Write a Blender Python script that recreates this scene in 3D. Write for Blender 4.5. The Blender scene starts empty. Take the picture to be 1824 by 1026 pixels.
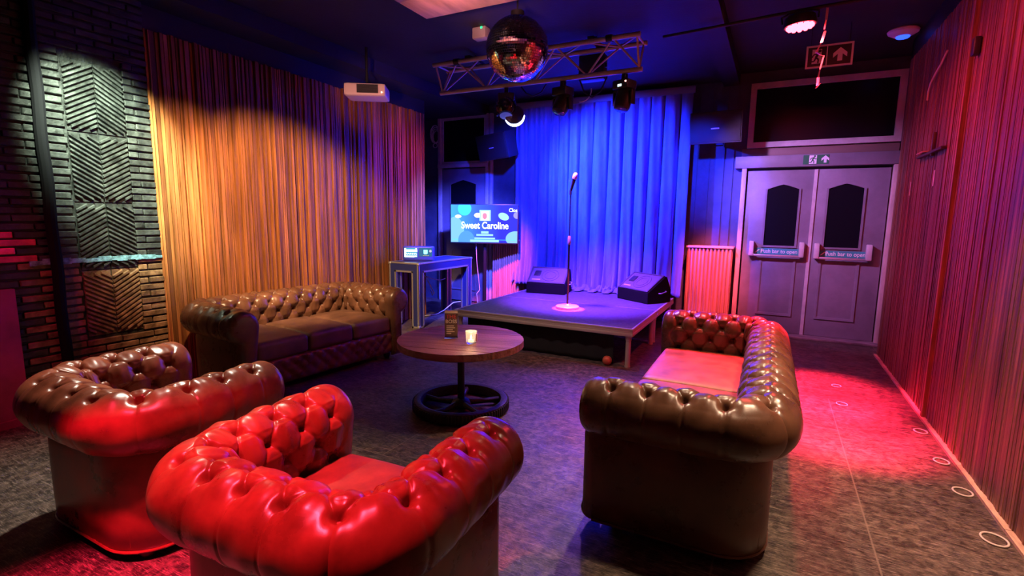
import bpy, bmesh, math, random
import numpy as np
from mathutils import Vector, Matrix, Euler
random.seed(7); rng = np.random.default_rng(7)
SC = bpy.context.scene; COL = SC.collection
R = math.radians; PI = math.pi

# ------------------------------------------------------------------ camera, world, exposure, lights
cam_d = bpy.data.cameras.new('camera'); cam = bpy.data.objects.new('camera', cam_d); COL.objects.link(cam)
CAMZ = 1.40
f_px, pit, yaw, rol = 894.16, .140137, -.476092, .013353
cF = Vector((math.sin(yaw)*math.cos(pit), math.cos(yaw)*math.cos(pit), -math.sin(pit)))
c0 = Vector((math.cos(yaw), -math.sin(yaw), 0)); cU = c0.cross(cF)
cR = math.cos(rol)*c0 + math.sin(rol)*cU; cU = -math.sin(rol)*c0 + math.cos(rol)*cU
M = Matrix.Identity(4)
for i in range(3): M[i][0] = cR[i]; M[i][1] = cU[i]; M[i][2] = -cF[i]
M[2][3] = CAMZ
cam.matrix_world = M
cam_d.sensor_width = 36; cam_d.lens = f_px/1824*36; cam_d.clip_start = .02
SC.camera = cam
SC.view_settings.view_transform = 'Standard'; SC.view_settings.look = 'None'
SC.view_settings.exposure = 0.12; SC.view_settings.gamma = 1
SC.view_settings.use_curve_mapping = False
w = bpy.data.worlds.new('world'); SC.world = w; w.use_nodes = True
w.node_tree.nodes['Background'].inputs[0].default_value = (.30, .18, .50, 1)
w.node_tree.nodes['Background'].inputs[1].default_value = .02

def spot(name, loc, tgt, col, e, ang, blend=.4, rad=.05):
    d = bpy.data.lights.new(name, 'SPOT'); d.color = col; d.energy = e; d.spot_size = R(ang); d.spot_blend = blend; d.shadow_soft_size = rad
    o = bpy.data.objects.new(name, d); COL.objects.link(o); o.location = loc
    o.rotation_euler = (Vector(tgt)-Vector(loc)).to_track_quat('-Z', 'Y').to_euler(); return o
def area(name, loc, tgt, col, e, sx, sy):
    d = bpy.data.lights.new(name, 'AREA'); d.shape = 'RECTANGLE'; d.size = sx; d.size_y = sy; d.color = col; d.energy = e
    o = bpy.data.objects.new(name, d); COL.objects.link(o); o.location = loc
    o.rotation_euler = (Vector(tgt)-Vector(loc)).to_track_quat('-Z', 'Y').to_euler(); return o
RED = (1, .022, .085); BLUE = (.010, .030, 1); WARM = (1, .62, .32); VIOLET = (.24, .05, 1)
# the red par under the ceiling at the right
spot('red_par_light', (.06, 4.60, 2.86), (.44, 4.75, 0), RED, 6500, 29, .8, .06)
spot('red_par_light_near', (.06, 4.58, 2.86), (.44, 3.95, 0), RED, 7000, 27, .8, .06)
spot('red_par_light_sofa', (.05, 4.58, 2.86), (-.25, 3.75, .5), (1, .05, .06), 900, 40, .8, .06)
spot('red_par_light_spill', (.06, 4.60, 2.84), (.5, 4.4, 0), (1, .05, .07), 150, 165, 1, .06)
# red pars over the armchairs and by the right wall, with added fills
spot('red_par_light_armchair', (-1.42, .55, 2.95), (-1.38, .93, 0), (1, .04, .085), 760, 42, .7, .06)
spot('red_fill_floor', (-1.95, .25, 2.95), (-2.02, .62, 0), RED, 1300, 22, .6, .05)  # added fill to strengthen the red patch on the floor
spot('white_fill_red_armchair', (-1.0, 1.7, 2.95), (-1.25, 1.0, .5), (1, .72, .66), 120, 42, .9, .05)  # added whitish fill for the highlights on the red armchair
spot('red_par_light_wall', (.25, 2.9, 2.98), (1.05, 3.3, 2.2), (1, .05, .09), 72, 165, 1, .1)
spot('red_fill_brick', (-3.2, .1, 2.7), (-4.35, 1.2, .8), (1, .03, .16), 90, 46, .8, .05)  # added faint red fill to brighten the left brick, no known fixture
spot('magenta_fill_slats', (-2.9, 5.15, 2.55), (-4.35, 5.35, 1.9), (1, .16, .26), 70, 66, 1, .05)  # added magenta fill to tint the far end of the slats
# warm white spots on the slatted wall, cool white spot on the brick
spot('warm_spot_slats', (-2.75, 1.75, 2.92), (-4.35, 3.75, .95), WARM, 820, 50, .6, .03)
spot('warm_spot_slats_near', (-3.0, 1.75, 2.92), (-4.35, 2.75, 1.15), WARM, 290, 52, .7, .03)
spot('white_spot_brick', (-3.45, 1.45, 2.9), (-4.35, 1.98, 1.9), (.84, 1, .76), 1500, 43, .9, .03)
spot('white_spot_armchair', (-3.3, 1.9, 2.94), (-2.75, 1.0, .5), (1, .86, .70), 300, 62, .8, .05)
# blue pars on the truss wash the curtain
spot('blue_par_light', (-3.1, 5.0, 2.62), (-2.0, 6.9, 1.9), BLUE, 4600, 60, .85, .04)
spot('blue_par_light_left', (-2.45, 5.05, 2.66), (-2.95, 6.9, 1.5), BLUE, 750, 84, .7, .05)
spot('blue_par_light_right', (-1.1, 5.0, 2.66), (-.75, 7, 1.9), BLUE, 700, 36, .9, .05)
spot('violet_par_light', (-2.1, 5.1, 2.62), (-2.0, 5.9, .4), VIOLET, 2300, 60, .8, .06)
spot('violet_par_light_doors', (-1.15, 5.05, 2.62), (.45, 7, 1.35), (.62, .30, 1), 420, 56, .9, .06)
spot('violet_par_light_floor', (-1.6, 4.9, 2.6), (-.95, 3.4, 0), (.42, .16, 1), 420, 56, 1, .08)
spot('blue_par_light_case', (-2.85, 4.95, 2.6), (-4.1, 6.2, 1.0), (.07, .08, 1), 2000, 60, .8, .06)
spot('pink_beam_mic', (-1.45, 5.0, 2.42), (-2.0, 5.28, .38), (1, .05, .16), 6000, 10, .4, .02)
spot('red_par_panel_left', (-3.1, 5.5, 2.75), (-3.72, 6.9, .40), (1, .05, .06), 1600, 28, 1, .05)
spot('red_par_panel_right', (-.6, 5.6, 2.75), (-.66, 6.9, .6), (1, .10, .14), 1300, 28, 1, .05)
spot('red_fill_truss', (.0, 4.60, 2.9), (-1.9, 5.0, 2.95), (1, .20, .12), 45, 60, 1, .04)  # added spot standing in for the red par's sideways spill
spot('pink_fill_projector', (-.5, -.7, 1.2), (-3.82, 4.1, 2.62), (1, .40, .34), 900, 9, .8, .05)  # added fill from behind the camera to brighten the projector
# house downlights in the ceiling, and an added low fill for the raft
spot('house_spot_stage_edge', (-1.9, 3.05, 2.9), (-2.0, 4.7, .3), (1, .66, .62), 110, 50, .9, .05)
spot('house_downlight_right', (.62, 2.45, 3.0), (.66, 2.5, 0), (1, .66, .42), 420, 70, .9, .10)
spot('house_downlight_sofa', (-.75, 3.2, 3.0), (-.55, 2.6, .5), (1, .74, .50), 190, 70, .9, .06)
spot('house_downlight_table', (-2.0, 2.75, 2.98), (-2.0, 3.0, .45), (1, .34, .27), 1300, 46, .9, .08)
spot('pink_fill_raft', (-.5, -.7, 1.2), (-1.82, 2.82, 2.76), (1, .34, .34), 2200, 12, 1, .1)  # added pink fill from below, invented to brighten the raft

# ------------------------------------------------------------------ helpers
def link(o, parent=None):
    COL.objects.link(o)
    if parent is not None: o.parent = parent
    return o
def tag(o, label=None, cat=None, group=None, kind=None):
    if label: o['label'] = label
    if cat: o['category'] = cat
    if group: o['group'] = group
    if kind: o['kind'] = kind
    return o
def thing(name, label, cat, loc=(0,0,0), rz=0, group=None, rot=None):
    o = bpy.data.objects.new(name, None); COL.objects.link(o); o.empty_display_size = .1
    o.location = loc; o.rotation_euler = rot if rot else (0, 0, rz)
    return tag(o, label, cat, group)

class MB:
    def __init__(s): s.v = []; s.f = []; s.t = []; s.tint = 1.0
    def add(s, vs, fs, mat=None):
        b = len(s.v)
        if mat is not None: vs = [mat @ Vector(p) for p in vs]
        s.v += [tuple(p) for p in vs]; s.f += [tuple(b+i for i in q) for q in fs]; s.t += [s.tint]*len(vs)
        return s
    def box(s, x0, x1, y0, y1, z0, z1, mat=None):
        v = [(x0,y0,z0),(x1,y0,z0),(x1,y1,z0),(x0,y1,z0),(x0,y0,z1),(x1,y0,z1),(x1,y1,z1),(x0,y1,z1)]
        return s.add(v, [(0,3,2,1),(4,5,6,7),(0,1,5,4),(1,2,6,5),(2,3,7,6),(3,0,4,7)], mat)
    def bbox(s, x0, x1, y0, y1, z0, z1, b=.006, mat=None, seg=2):
        bm = bmesh.new(); bmesh.ops.create_cube(bm, size=1)
        for q in bm.verts: q.co = Vector(((x0+x1)/2+q.co.x*(x1-x0), (y0+y1)/2+q.co.y*(y1-y0), (z0+z1)/2+q.co.z*(z1-z0)))
        bmesh.ops.bevel(bm, geom=bm.edges[:], offset=b, segments=seg, profile=.5, affect='EDGES')
        bm.verts.index_update()
        s.add([q.co.copy() for q in bm.verts], [[l.index for l in f.verts] for f in bm.faces], mat); bm.free(); return s
    def cyl(s, p0, p1, r, n=16, r1=None, cap=True):
        p0 = Vector(p0); p1 = Vector(p1); d = p1-p0; q = d.to_track_quat('Z', 'Y').to_matrix(); r1 = r if r1 is None else r1
        v = []
        for P, rr in ((p0, r), (p1, r1)):
            for i in range(n): a = 2*PI*i/n; v.append(P + q @ Vector((rr*math.cos(a), rr*math.sin(a), 0)))
        f = [(i, (i+1)%n, n+(i+1)%n, n+i) for i in range(n)]
        if cap: f += [tuple(range(n-1,-1,-1)), tuple(range(n, 2*n))]
        return s.add(v, f)
    def tube(s, pts, r, n=8, closed=False):
        pts = [Vector(p) for p in pts]; m = len(pts); v = []; up = Vector((0,0,1)); prev = None
        for i, p in enumerate(pts):
            a = pts[(i-1)%m] if (closed or i) else p; b = pts[(i+1)%m] if (closed or i < m-1) else p
            t = (b-a).normalized()
            if prev is None:
                x = t.cross(up if abs(t.z) < .9 else Vector((1,0,0))).normalized()
            else: x = (prev - t*prev.dot(t)).normalized()
            prev = x; y = t.cross(x)
            rr = r[i] if isinstance(r, (list, tuple)) else r
            for k in range(n): a2 = 2*PI*k/n; v.append(p + x*rr*math.cos(a2) + y*rr*math.sin(a2))
        f = []
        for i in range(m if closed else m-1):
            j = (i+1) % m
            for k in range(n): f.append((i*n+k, i*n+(k+1)%n, j*n+(k+1)%n, j*n+k))
        if not closed: f += [tuple(range(n-1,-1,-1)), tuple(range((m-1)*n, m*n))]
        return s.add(v, f)
    def lathe(s, prof, n=32, mat=None, closed=False):
        v = []; m = len(prof)
        for r, z in prof:
            for k in range(n): a = 2*PI*k/n; v.append((r*math.cos(a), r*math.sin(a), z))
        f = []
        for i in range(m if closed else m-1):
            j = (i+1) % m
            for k in range(n): f.append((i*n+k, i*n+(k+1)%n, j*n+(k+1)%n, j*n+k))
        if not closed:
            if prof[0][0] > 1e-6: f.append(tuple(range(n-1,-1,-1)))
            if prof[-1][0] > 1e-6: f.append(tuple(range((m-1)*n, m*n)))
        return s.add(v, f, mat)
    def prism(s, poly, y0, y1, mat=None):      # polygon in x,z (counter-clockwise seen from -y), extruded along y
        n = len(poly)
        v = [(x, y0, z) for x, z in poly] + [(x, y1, z) for x, z in poly]
        f = [tuple(range(n)), tuple(range(2*n-1, n-1, -1))] + [(i, n+i, n+(i+1)%n, (i+1)%n) for i in range(n)]
        return s.add(v, f, mat)
    def frame(s, x0, x1, z0, z1, w, y0, y1, mat=None):   # rectangular frame in x,z
        s.box(x0, x1, y0, y1, z0, z0+w, mat); s.box(x0, x1, y0, y1, z1-w, z1, mat)
        s.box(x0, x0+w, y0, y1, z0+w, z1-w, mat); return s.box(x1-w, x1, y0, y1, z0+w, z1-w, mat)
    def grid(s, P, flip=False):
        P = np.asarray(P); nu, nv = P.shape[:2]
        idx = np.arange(nu*nv).reshape(nu, nv)
        q = np.stack([idx[:-1,:-1], idx[1:,:-1], idx[1:,1:], idx[:-1,1:]], -1).reshape(-1, 4)
        if flip: q = q[:, ::-1]
        return s.add(P.reshape(-1, 3).tolist(), q.tolist())
    def rbox(s, cx, cy, cz, hx, hy, hz, r, crown=0, n=14, mat=None, wob=0):
        bm = bmesh.new(); bmesh.ops.create_cube(bm, size=2); bmesh.ops.subdivide_edges(bm, edges=bm.edges[:], cuts=n, use_grid_fill=True)
        bm.verts.index_update(); out = []
        H = (hx, hy, hz)
        def warp(t):    # push grid lines towards the edges
            return math.copysign(1-(1-abs(t))**1.6, t)
        for q in bm.verts:
            p = [warp(q.co[i])*H[i] for i in range(3)]
            c = [max(-(H[i]-r), min(H[i]-r, p[i])) for i in range(3)]
            d = Vector([p[i]-c[i] for i in range(3)])
            pp = Vector(c) + (d.normalized()*r if d.length > 1e-7 else d)
            k = max(0, 1-(pp.x/hx)**2)*max(0, 1-(pp.y/hy)**2)
            pp.z += math.copysign(crown*k**.6, pp.z) * (1 if pp.z > 0 else .2)
            if wob: pp.z += wob*math.sin(pp.x*23+cx*9)*math.sin(pp.y*17+cx*5)*k
            out.append(pp+Vector((cx, cy, cz)))
        s.add(out, [[l.index for l in f.verts] for f in bm.faces], mat); bm.free(); return s
    def build(s, name, mat, parent=None, smooth=35, loc=None):
        me = bpy.data.meshes.new(name); me.from_pydata(s.v, [], s.f); me.materials.append(mat)
        if any(t != 1.0 for t in s.t):
            at = me.attributes.new('tint', 'FLOAT', 'POINT'); at.data.foreach_set('value', s.t)
        if smooth:
            me.polygons.foreach_set('use_smooth', [True]*len(me.polygons))
            if smooth < 180: me.set_sharp_from_angle(angle=R(smooth))
        me.update()
        o = bpy.data.objects.new(name, me)
        if loc: o.location = loc
        return link(o, parent)

def struct(o, label=None): o['kind'] = 'structure'; return o if not label else tag(o, label)
def copy_tree(o, parent=None):
    c = o.copy(); COL.objects.link(c)
    if parent is not None: c.parent = parent; c.matrix_parent_inverse = o.matrix_parent_inverse
    for ch in list(o.children): copy_tree(ch, c)
    return c

# ------------------------------------------------------------------ materials
def mat(name, col, rough=.5, metal=0, spec=.5, emit=None, es=1, var=0, vscale=(8,8,8), bump=0, bscale=60, tint=False, rvar=0, coat=0, sheen=0, trans=0, col2=None, vpos=(.35,.65)):
    m = bpy.data.materials.new(name); m.use_nodes = True; nt = m.node_tree; N = nt.nodes; L = nt.links
    b = N['Principled BSDF']; b.inputs['Roughness'].default_value = rough; b.inputs['Metallic'].default_value = metal
    b.inputs['Specular IOR Level'].default_value = spec; b.inputs['Coat Weight'].default_value = coat
    b.inputs['Sheen Weight'].default_value = sheen; b.inputs['Transmission Weight'].default_value = trans
    c4 = (*col, 1); b.inputs['Base Color'].default_value = c4
    src = None
    if var or col2:
        tc = N.new('ShaderNodeTexCoord'); mp = N.new('ShaderNodeMapping'); mp.inputs['Scale'].default_value = vscale
        nz = N.new('ShaderNodeTexNoise'); nz.inputs['Scale'].default_value = 1; nz.inputs['Detail'].default_value = 6; nz.inputs['Roughness'].default_value = .62
        L.new(tc.outputs['Object'], mp.inputs['Vector']); L.new(mp.outputs['Vector'], nz.inputs['Vector'])
        rp = N.new('ShaderNodeValToRGB'); rp.color_ramp.elements[0].position = vpos[0]; rp.color_ramp.elements[1].position = vpos[1]
        rp.color_ramp.elements[0].color = c4 if col2 else (*[c*(1-var) for c in col], 1)
        rp.color_ramp.elements[1].color = (*(col2 or [min(1, c*(1+var)) for c in col]), 1)
        L.new(nz.outputs['Fac'], rp.inputs['Fac']); src = rp.outputs['Color']
        if rvar:
            mr = N.new('ShaderNodeMapRange'); mr.inputs['To Min'].default_value = rough-rvar; mr.inputs['To Max'].default_value = rough+rvar
            mr.inputs['From Min'].default_value = .3; mr.inputs['From Max'].default_value = .7
            L.new(nz.outputs['Fac'], mr.inputs['Value']); L.new(mr.outputs['Result'], b.inputs['Roughness'])
    if tint:
        at = N.new('ShaderNodeAttribute'); at.attribute_name = 'tint'
        mx = N.new('ShaderNodeMix'); mx.data_type = 'RGBA'; mx.blend_type = 'MULTIPLY'; mx.inputs['Factor'].default_value = 1
        if src: L.new(src, mx.inputs[6])
        else: mx.inputs[6].default_value = c4
        L.new(at.outputs['Fac'], mx.inputs[7]); src = mx.outputs[2]
    if src: L.new(src, b.inputs['Base Color'])
    if bump:
        tc2 = N.new('ShaderNodeTexCoord'); n2 = N.new('ShaderNodeTexNoise'); n2.inputs['Scale'].default_value = bscale; n2.inputs['Detail'].default_value = 4
        L.new(tc2.outputs['Object'], n2.inputs['Vector']); bp = N.new('ShaderNodeBump'); bp.inputs['Strength'].default_value = bump; bp.inputs['Distance'].default_value = .01
        L.new(n2.outputs['Fac'], bp.inputs['Height']); L.new(bp.outputs['Normal'], b.inputs['Normal'])
    if emit: b.inputs['Emission Color'].default_value = (*emit, 1); b.inputs['Emission Strength'].default_value = es
    return m

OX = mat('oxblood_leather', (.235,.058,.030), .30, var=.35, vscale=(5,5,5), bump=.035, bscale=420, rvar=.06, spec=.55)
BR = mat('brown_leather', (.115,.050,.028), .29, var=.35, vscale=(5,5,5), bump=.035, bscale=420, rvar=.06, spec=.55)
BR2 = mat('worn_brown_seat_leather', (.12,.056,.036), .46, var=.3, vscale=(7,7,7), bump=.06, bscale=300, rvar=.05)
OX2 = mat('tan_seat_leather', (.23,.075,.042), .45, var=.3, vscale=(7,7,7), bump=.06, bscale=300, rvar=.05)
BLK = mat('black_paint', (.012,.012,.013), .5, bump=.06, bscale=90)
BLKM = mat('black_metal', (.014,.014,.015), .38, metal=.2)
BLKP = mat('black_plastic', (.02,.02,.022), .42)
RUB = mat('black_rubber', (.015,.015,.015), .7)
BLUEW = mat('dark_blue_wall', (.06,.065,.11), .55, var=.3, vscale=(3,3,3), bump=.12, bscale=40)
CEIL = mat('black_ceiling', (.009,.008,.011), .7, var=.3, vscale=(2,2,2), bump=.15, bscale=30)
ALU = mat('aluminium', (.62,.60,.60), .36, metal=.75)
ALUR = mat('truss_aluminium', (.50,.40,.34), .45, metal=.5)
CASE = mat('case_laminate', (.024,.030,.15), .38, bump=.05, bscale=200)
DOORM = mat('grey_door_paint', (.20,.17,.22), .5, var=.15, vscale=(3,3,3), bump=.08, bscale=50)
FRAMEW = mat('pale_frame_paint', (.50,.45,.47), .45, var=.15, vscale=(6,6,6))
GLASS = mat('dark_glazing', (.006,.006,.010), .25, spec=.12)
SLATL = mat('varnished_slats', (.30,.105,.032), .40, var=.45, vscale=(30,30,1.6), tint=True, bump=.12, bscale=70, rvar=.06)
SLATR = mat('red_brown_slats', (.21,.085,.050), .46, var=.6, vscale=(22,22,1.2), tint=True, bump=.12, bscale=70, rvar=.06)
FLUTE = mat('fluted_panel_wood', (.42,.22,.16), .45, var=.3, vscale=(30,30,1.5))
PLYW = mat('pale_plank', (.52,.34,.28), .6, var=.3, vscale=(9,2,4), bump=.1, bscale=40)
STAGEM = mat('stage_deck_surface', (.10,.095,.14), .6, var=.25, vscale=(30,30,30), bump=.2, bscale=180)
STEELW = mat('off_white_steel', (.52,.45,.40), .42, metal=.25)
WHITEP = mat('white_plastic', (.72,.68,.66), .45)
CURT = mat('velvet_curtain', (.12,.135,.36), .75, sheen=.35, var=.2, vscale=(14,14,3), bump=.08, bscale=90)
GREEN = mat('sign_green', (.02,.16,.07), .4)
SIGNW = mat('sign_white', (.75,.75,.75), .5)
SIGNB = mat('sign_black', (.02,.03,.025), .4)
ROPE = mat('white_cable', (.6,.6,.62), .5)
def emis(name, col, s): return mat(name, (0,0,0), .4, emit=col, es=s)
E_RED = emis('red_led', (1,.03,.05), 22)

# floor: worn dark sheet flooring with scuffs and seams
def floor_mat():
    m = mat('worn_dark_floor', (.03,.026,.024), .42); nt = m.node_tree; N = nt.nodes; L = nt.links; b = N['Principled BSDF']
    tc = N.new('ShaderNodeTexCoord')
    def noise(scale, rot, detail=6, dist=0, rough=.6):
        mp = N.new('ShaderNodeMapping'); mp.inputs['Scale'].default_value = scale; mp.inputs['Rotation'].default_value = (0,0,rot)
        nz = N.new('ShaderNodeTexNoise'); nz.inputs['Scale'].default_value = 1; nz.inputs['Detail'].default_value = detail; nz.inputs['Distortion'].default_value = dist; nz.inputs['Roughness'].default_value = rough
        L.new(tc.outputs['Object'], mp.inputs['Vector']); L.new(mp.outputs['Vector'], nz.inputs['Vector']); return nz.outputs['Fac']
    def ramp(src, a, ca, bb, cb):
        r = N.new('ShaderNodeValToRGB'); e = r.color_ramp.elements; e[0].position = a; e[0].color = (*ca,1); e[1].position = bb; e[1].color = (*cb,1); L.new(src, r.inputs['Fac']); return r.outputs['Color']
    def mix(f, a, c, mode='MIX'):
        x = N.new('ShaderNodeMix'); x.data_type = 'RGBA'; x.blend_type = mode
        if isinstance(f, float): x.inputs['Factor'].default_value = f
        else: L.new(f, x.inputs['Factor'])
        L.new(a, x.inputs[6]); L.new(c, x.inputs[7]); return x.outputs[2]
    base = ramp(noise((1.6,1.6,1), 0, 8), .32, (.022,.018,.017), .74, (.11,.082,.066))
    patch = ramp(noise((22,22,1), 0, 6, .5), .42, (.35,.35,.35), .66, (2.0,1.9,1.8))
    c = mix(1.0, base, patch, 'MULTIPLY')
    # fine scratches in several directions
    for k, (rot, sc) in enumerate(((.5,(9,120,1)), (-.7,(11,130,1)), (1.9,(8,110,1)), (2.6,(10,150,1)))):
        s = ramp(noise(sc, rot, 4, 1.6, .7), .57, (0,0,0), .72, (1,1,1))
        br = N.new('ShaderNodeRGB'); br.outputs[0].default_value = (.38,.29,.24,1)
        mm = N.new('ShaderNodeMath'); mm.operation = 'MULTIPLY'; mm.inputs[1].default_value = .8
        L.new(s, mm.inputs[0]); c = mix(mm.outputs[0], c, br.outputs[0])
    bk = N.new('ShaderNodeTexBrick'); bk.inputs['Scale'].default_value = 1; bk.inputs['Brick Width'].default_value = 1.22; bk.inputs['Row Height'].default_value = 2.44
    bk.inputs['Mortar Size'].default_value = .004; bk.inputs['Color1'].default_value = (0,0,0,1); bk.inputs['Color2'].default_value = (0,0,0,1); bk.inputs['Mortar'].default_value = (1,1,1,1)
    mp = N.new('ShaderNodeMapping'); mp.inputs['Location'].default_value = (-.49+1.22, .3, 0); L.new(tc.outputs['Object'], mp.inputs['Vector']); L.new(mp.outputs['Vector'], bk.inputs['Vector'])
    br = N.new('ShaderNodeRGB'); br.outputs[0].default_value = (.22,.17,.14,1)
    mm = N.new('ShaderNodeMath'); mm.operation = 'MULTIPLY'; mm.inputs[1].default_value = .6; L.new(bk.outputs['Color'], mm.inputs[0])
    c = mix(mm.outputs[0], c, br.outputs[0]); L.new(c, b.inputs['Base Color'])
    mr = N.new('ShaderNodeMapRange'); mr.inputs['From Min'].default_value = .3; mr.inputs['From Max'].default_value = .7; mr.inputs['To Min'].default_value = .34; mr.inputs['To Max'].default_value = .62
    L.new(noise((5,5,1), .4, 6), mr.inputs['Value']); L.new(mr.outputs['Result'], b.inputs['Roughness'])
    bp = N.new('ShaderNodeBump'); bp.inputs['Strength'].default_value = .35; bp.inputs['Distance'].default_value = .01; L.new(noise((45,45,1), .3, 6, .8), bp.inputs['Height']); L.new(bp.outputs['Normal'], b.inputs['Normal'])
    return m
FLOORM = floor_mat()

# ------------------------------------------------------------------ room shell
XL, XR, YB, CZ = -4.35, 1.05, 7.0, 3.17
struct(MB().box(-5.6, 1.6, -2.2, 7.2, -.1, 0).build('floor', FLOORM, smooth=0))
c = MB().box(-5.6, 1.6, -2.2, 7.2, CZ, CZ+.1)
c.box(-4.05, -.68, -2.0, YB, 3.10, CZ)               # lower bay over the stage
c.box(-5.5, -4.05, -2.1, YB, 2.96, CZ)              # soffit along the slatted wall
c.box(-.68, -.50, -2.0, YB, 3.04, CZ)                # beam
struct(c.build('ceiling', CEIL, smooth=0))
struct(MB().box(-5.5, 1.4, YB, YB+.12, 0, CZ).build('wall_back', BLUEW, smooth=0))
r = MB().box(-5.5, -5.4, 5.75, YB, 0, CZ); r.box(-5.5, XL-.06, 5.75, 5.80, 0, 2.74); struct(r.build('wall_recess', BLUEW, smooth=0))
r = MB().box(1.30, 1.40, 6.40, YB, 0, CZ); r.box(XR+.03, 1.4, 6.38, 6.44, 0, CZ); struct(r.build('wall_recess_right', BLK, smooth=0))
struct(MB().box(-5.5, 1.6, -2.1, -2.0, 0, CZ).build('wall_rear', BLK, smooth=0))

# slatted walls: one mesh of battens each
def slats(x, sgn, y0, y1, z0, z1, wmin, wmax, material, name, gap=.007, special=None, proud=(.006,.014,.016,.034), tr=(.45,.8,.75,1.15,.9,1.45)):
    m = MB(); m.box(*(sorted((x, x-sgn*.03))), y0, y1, z0, z1 + .0)
    m.t = [.12]*8
    y = y0
    while y < y1:
        wd = min(random.uniform(wmin, wmax), y1-y)
        if wd < .006: break
        dp = random.choice((random.uniform(*proud[:2]), random.uniform(*proud[2:]))); m.tint = random.choice((random.uniform(*tr[:2]), random.uniform(*tr[2:4]), random.uniform(*tr[4:])))
        if special and special[0] < y < special[1]: dp = .034; m.tint = 1.35
        xa, xb = sorted((x, x+sgn*dp))
        m.box(xa, xb, y+gap/2, y+wd-gap/2, z0 + .002, z1-random.uniform(0,.012))
        y += wd
    return struct(m.build(name, material, smooth=0))
slats(XL, 1, 2.28, 5.74, 0, 2.78, .014, .040, SLATL, 'wall_left_slats')
slats(XR+.03, -1, -2.0, 6.40, 0, 2.98, .010, .030, SLATR, 'wall_right_slats', .002, (4.40, 4.46), (.008,.012,.011,.015), (.7,.9,.85,1.1,1.0,1.3))
b = MB().box(XR+.03, XR+.15, -2.0, 6.42, 0, CZ); struct(b.build('wall_right', BLK, smooth=0))
b = MB()
for k in range(12): b.box(XR-.006-.004*random.random(), XR+.025, -1.9+k*.69, -1.9+(k+1)*.69-.004, 0, .016)
struct(b.build('baseboard_right', mat('pale_worn_wood_strip', (.62,.40,.30), .5, var=.4, vscale=(20,5,20)), smooth=0))

struct(MB().box(XL-.15, XL-.03, 2.28, 5.80, 2.70, CZ).build('wall_left_upper', BLK, smooth=0))
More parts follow.
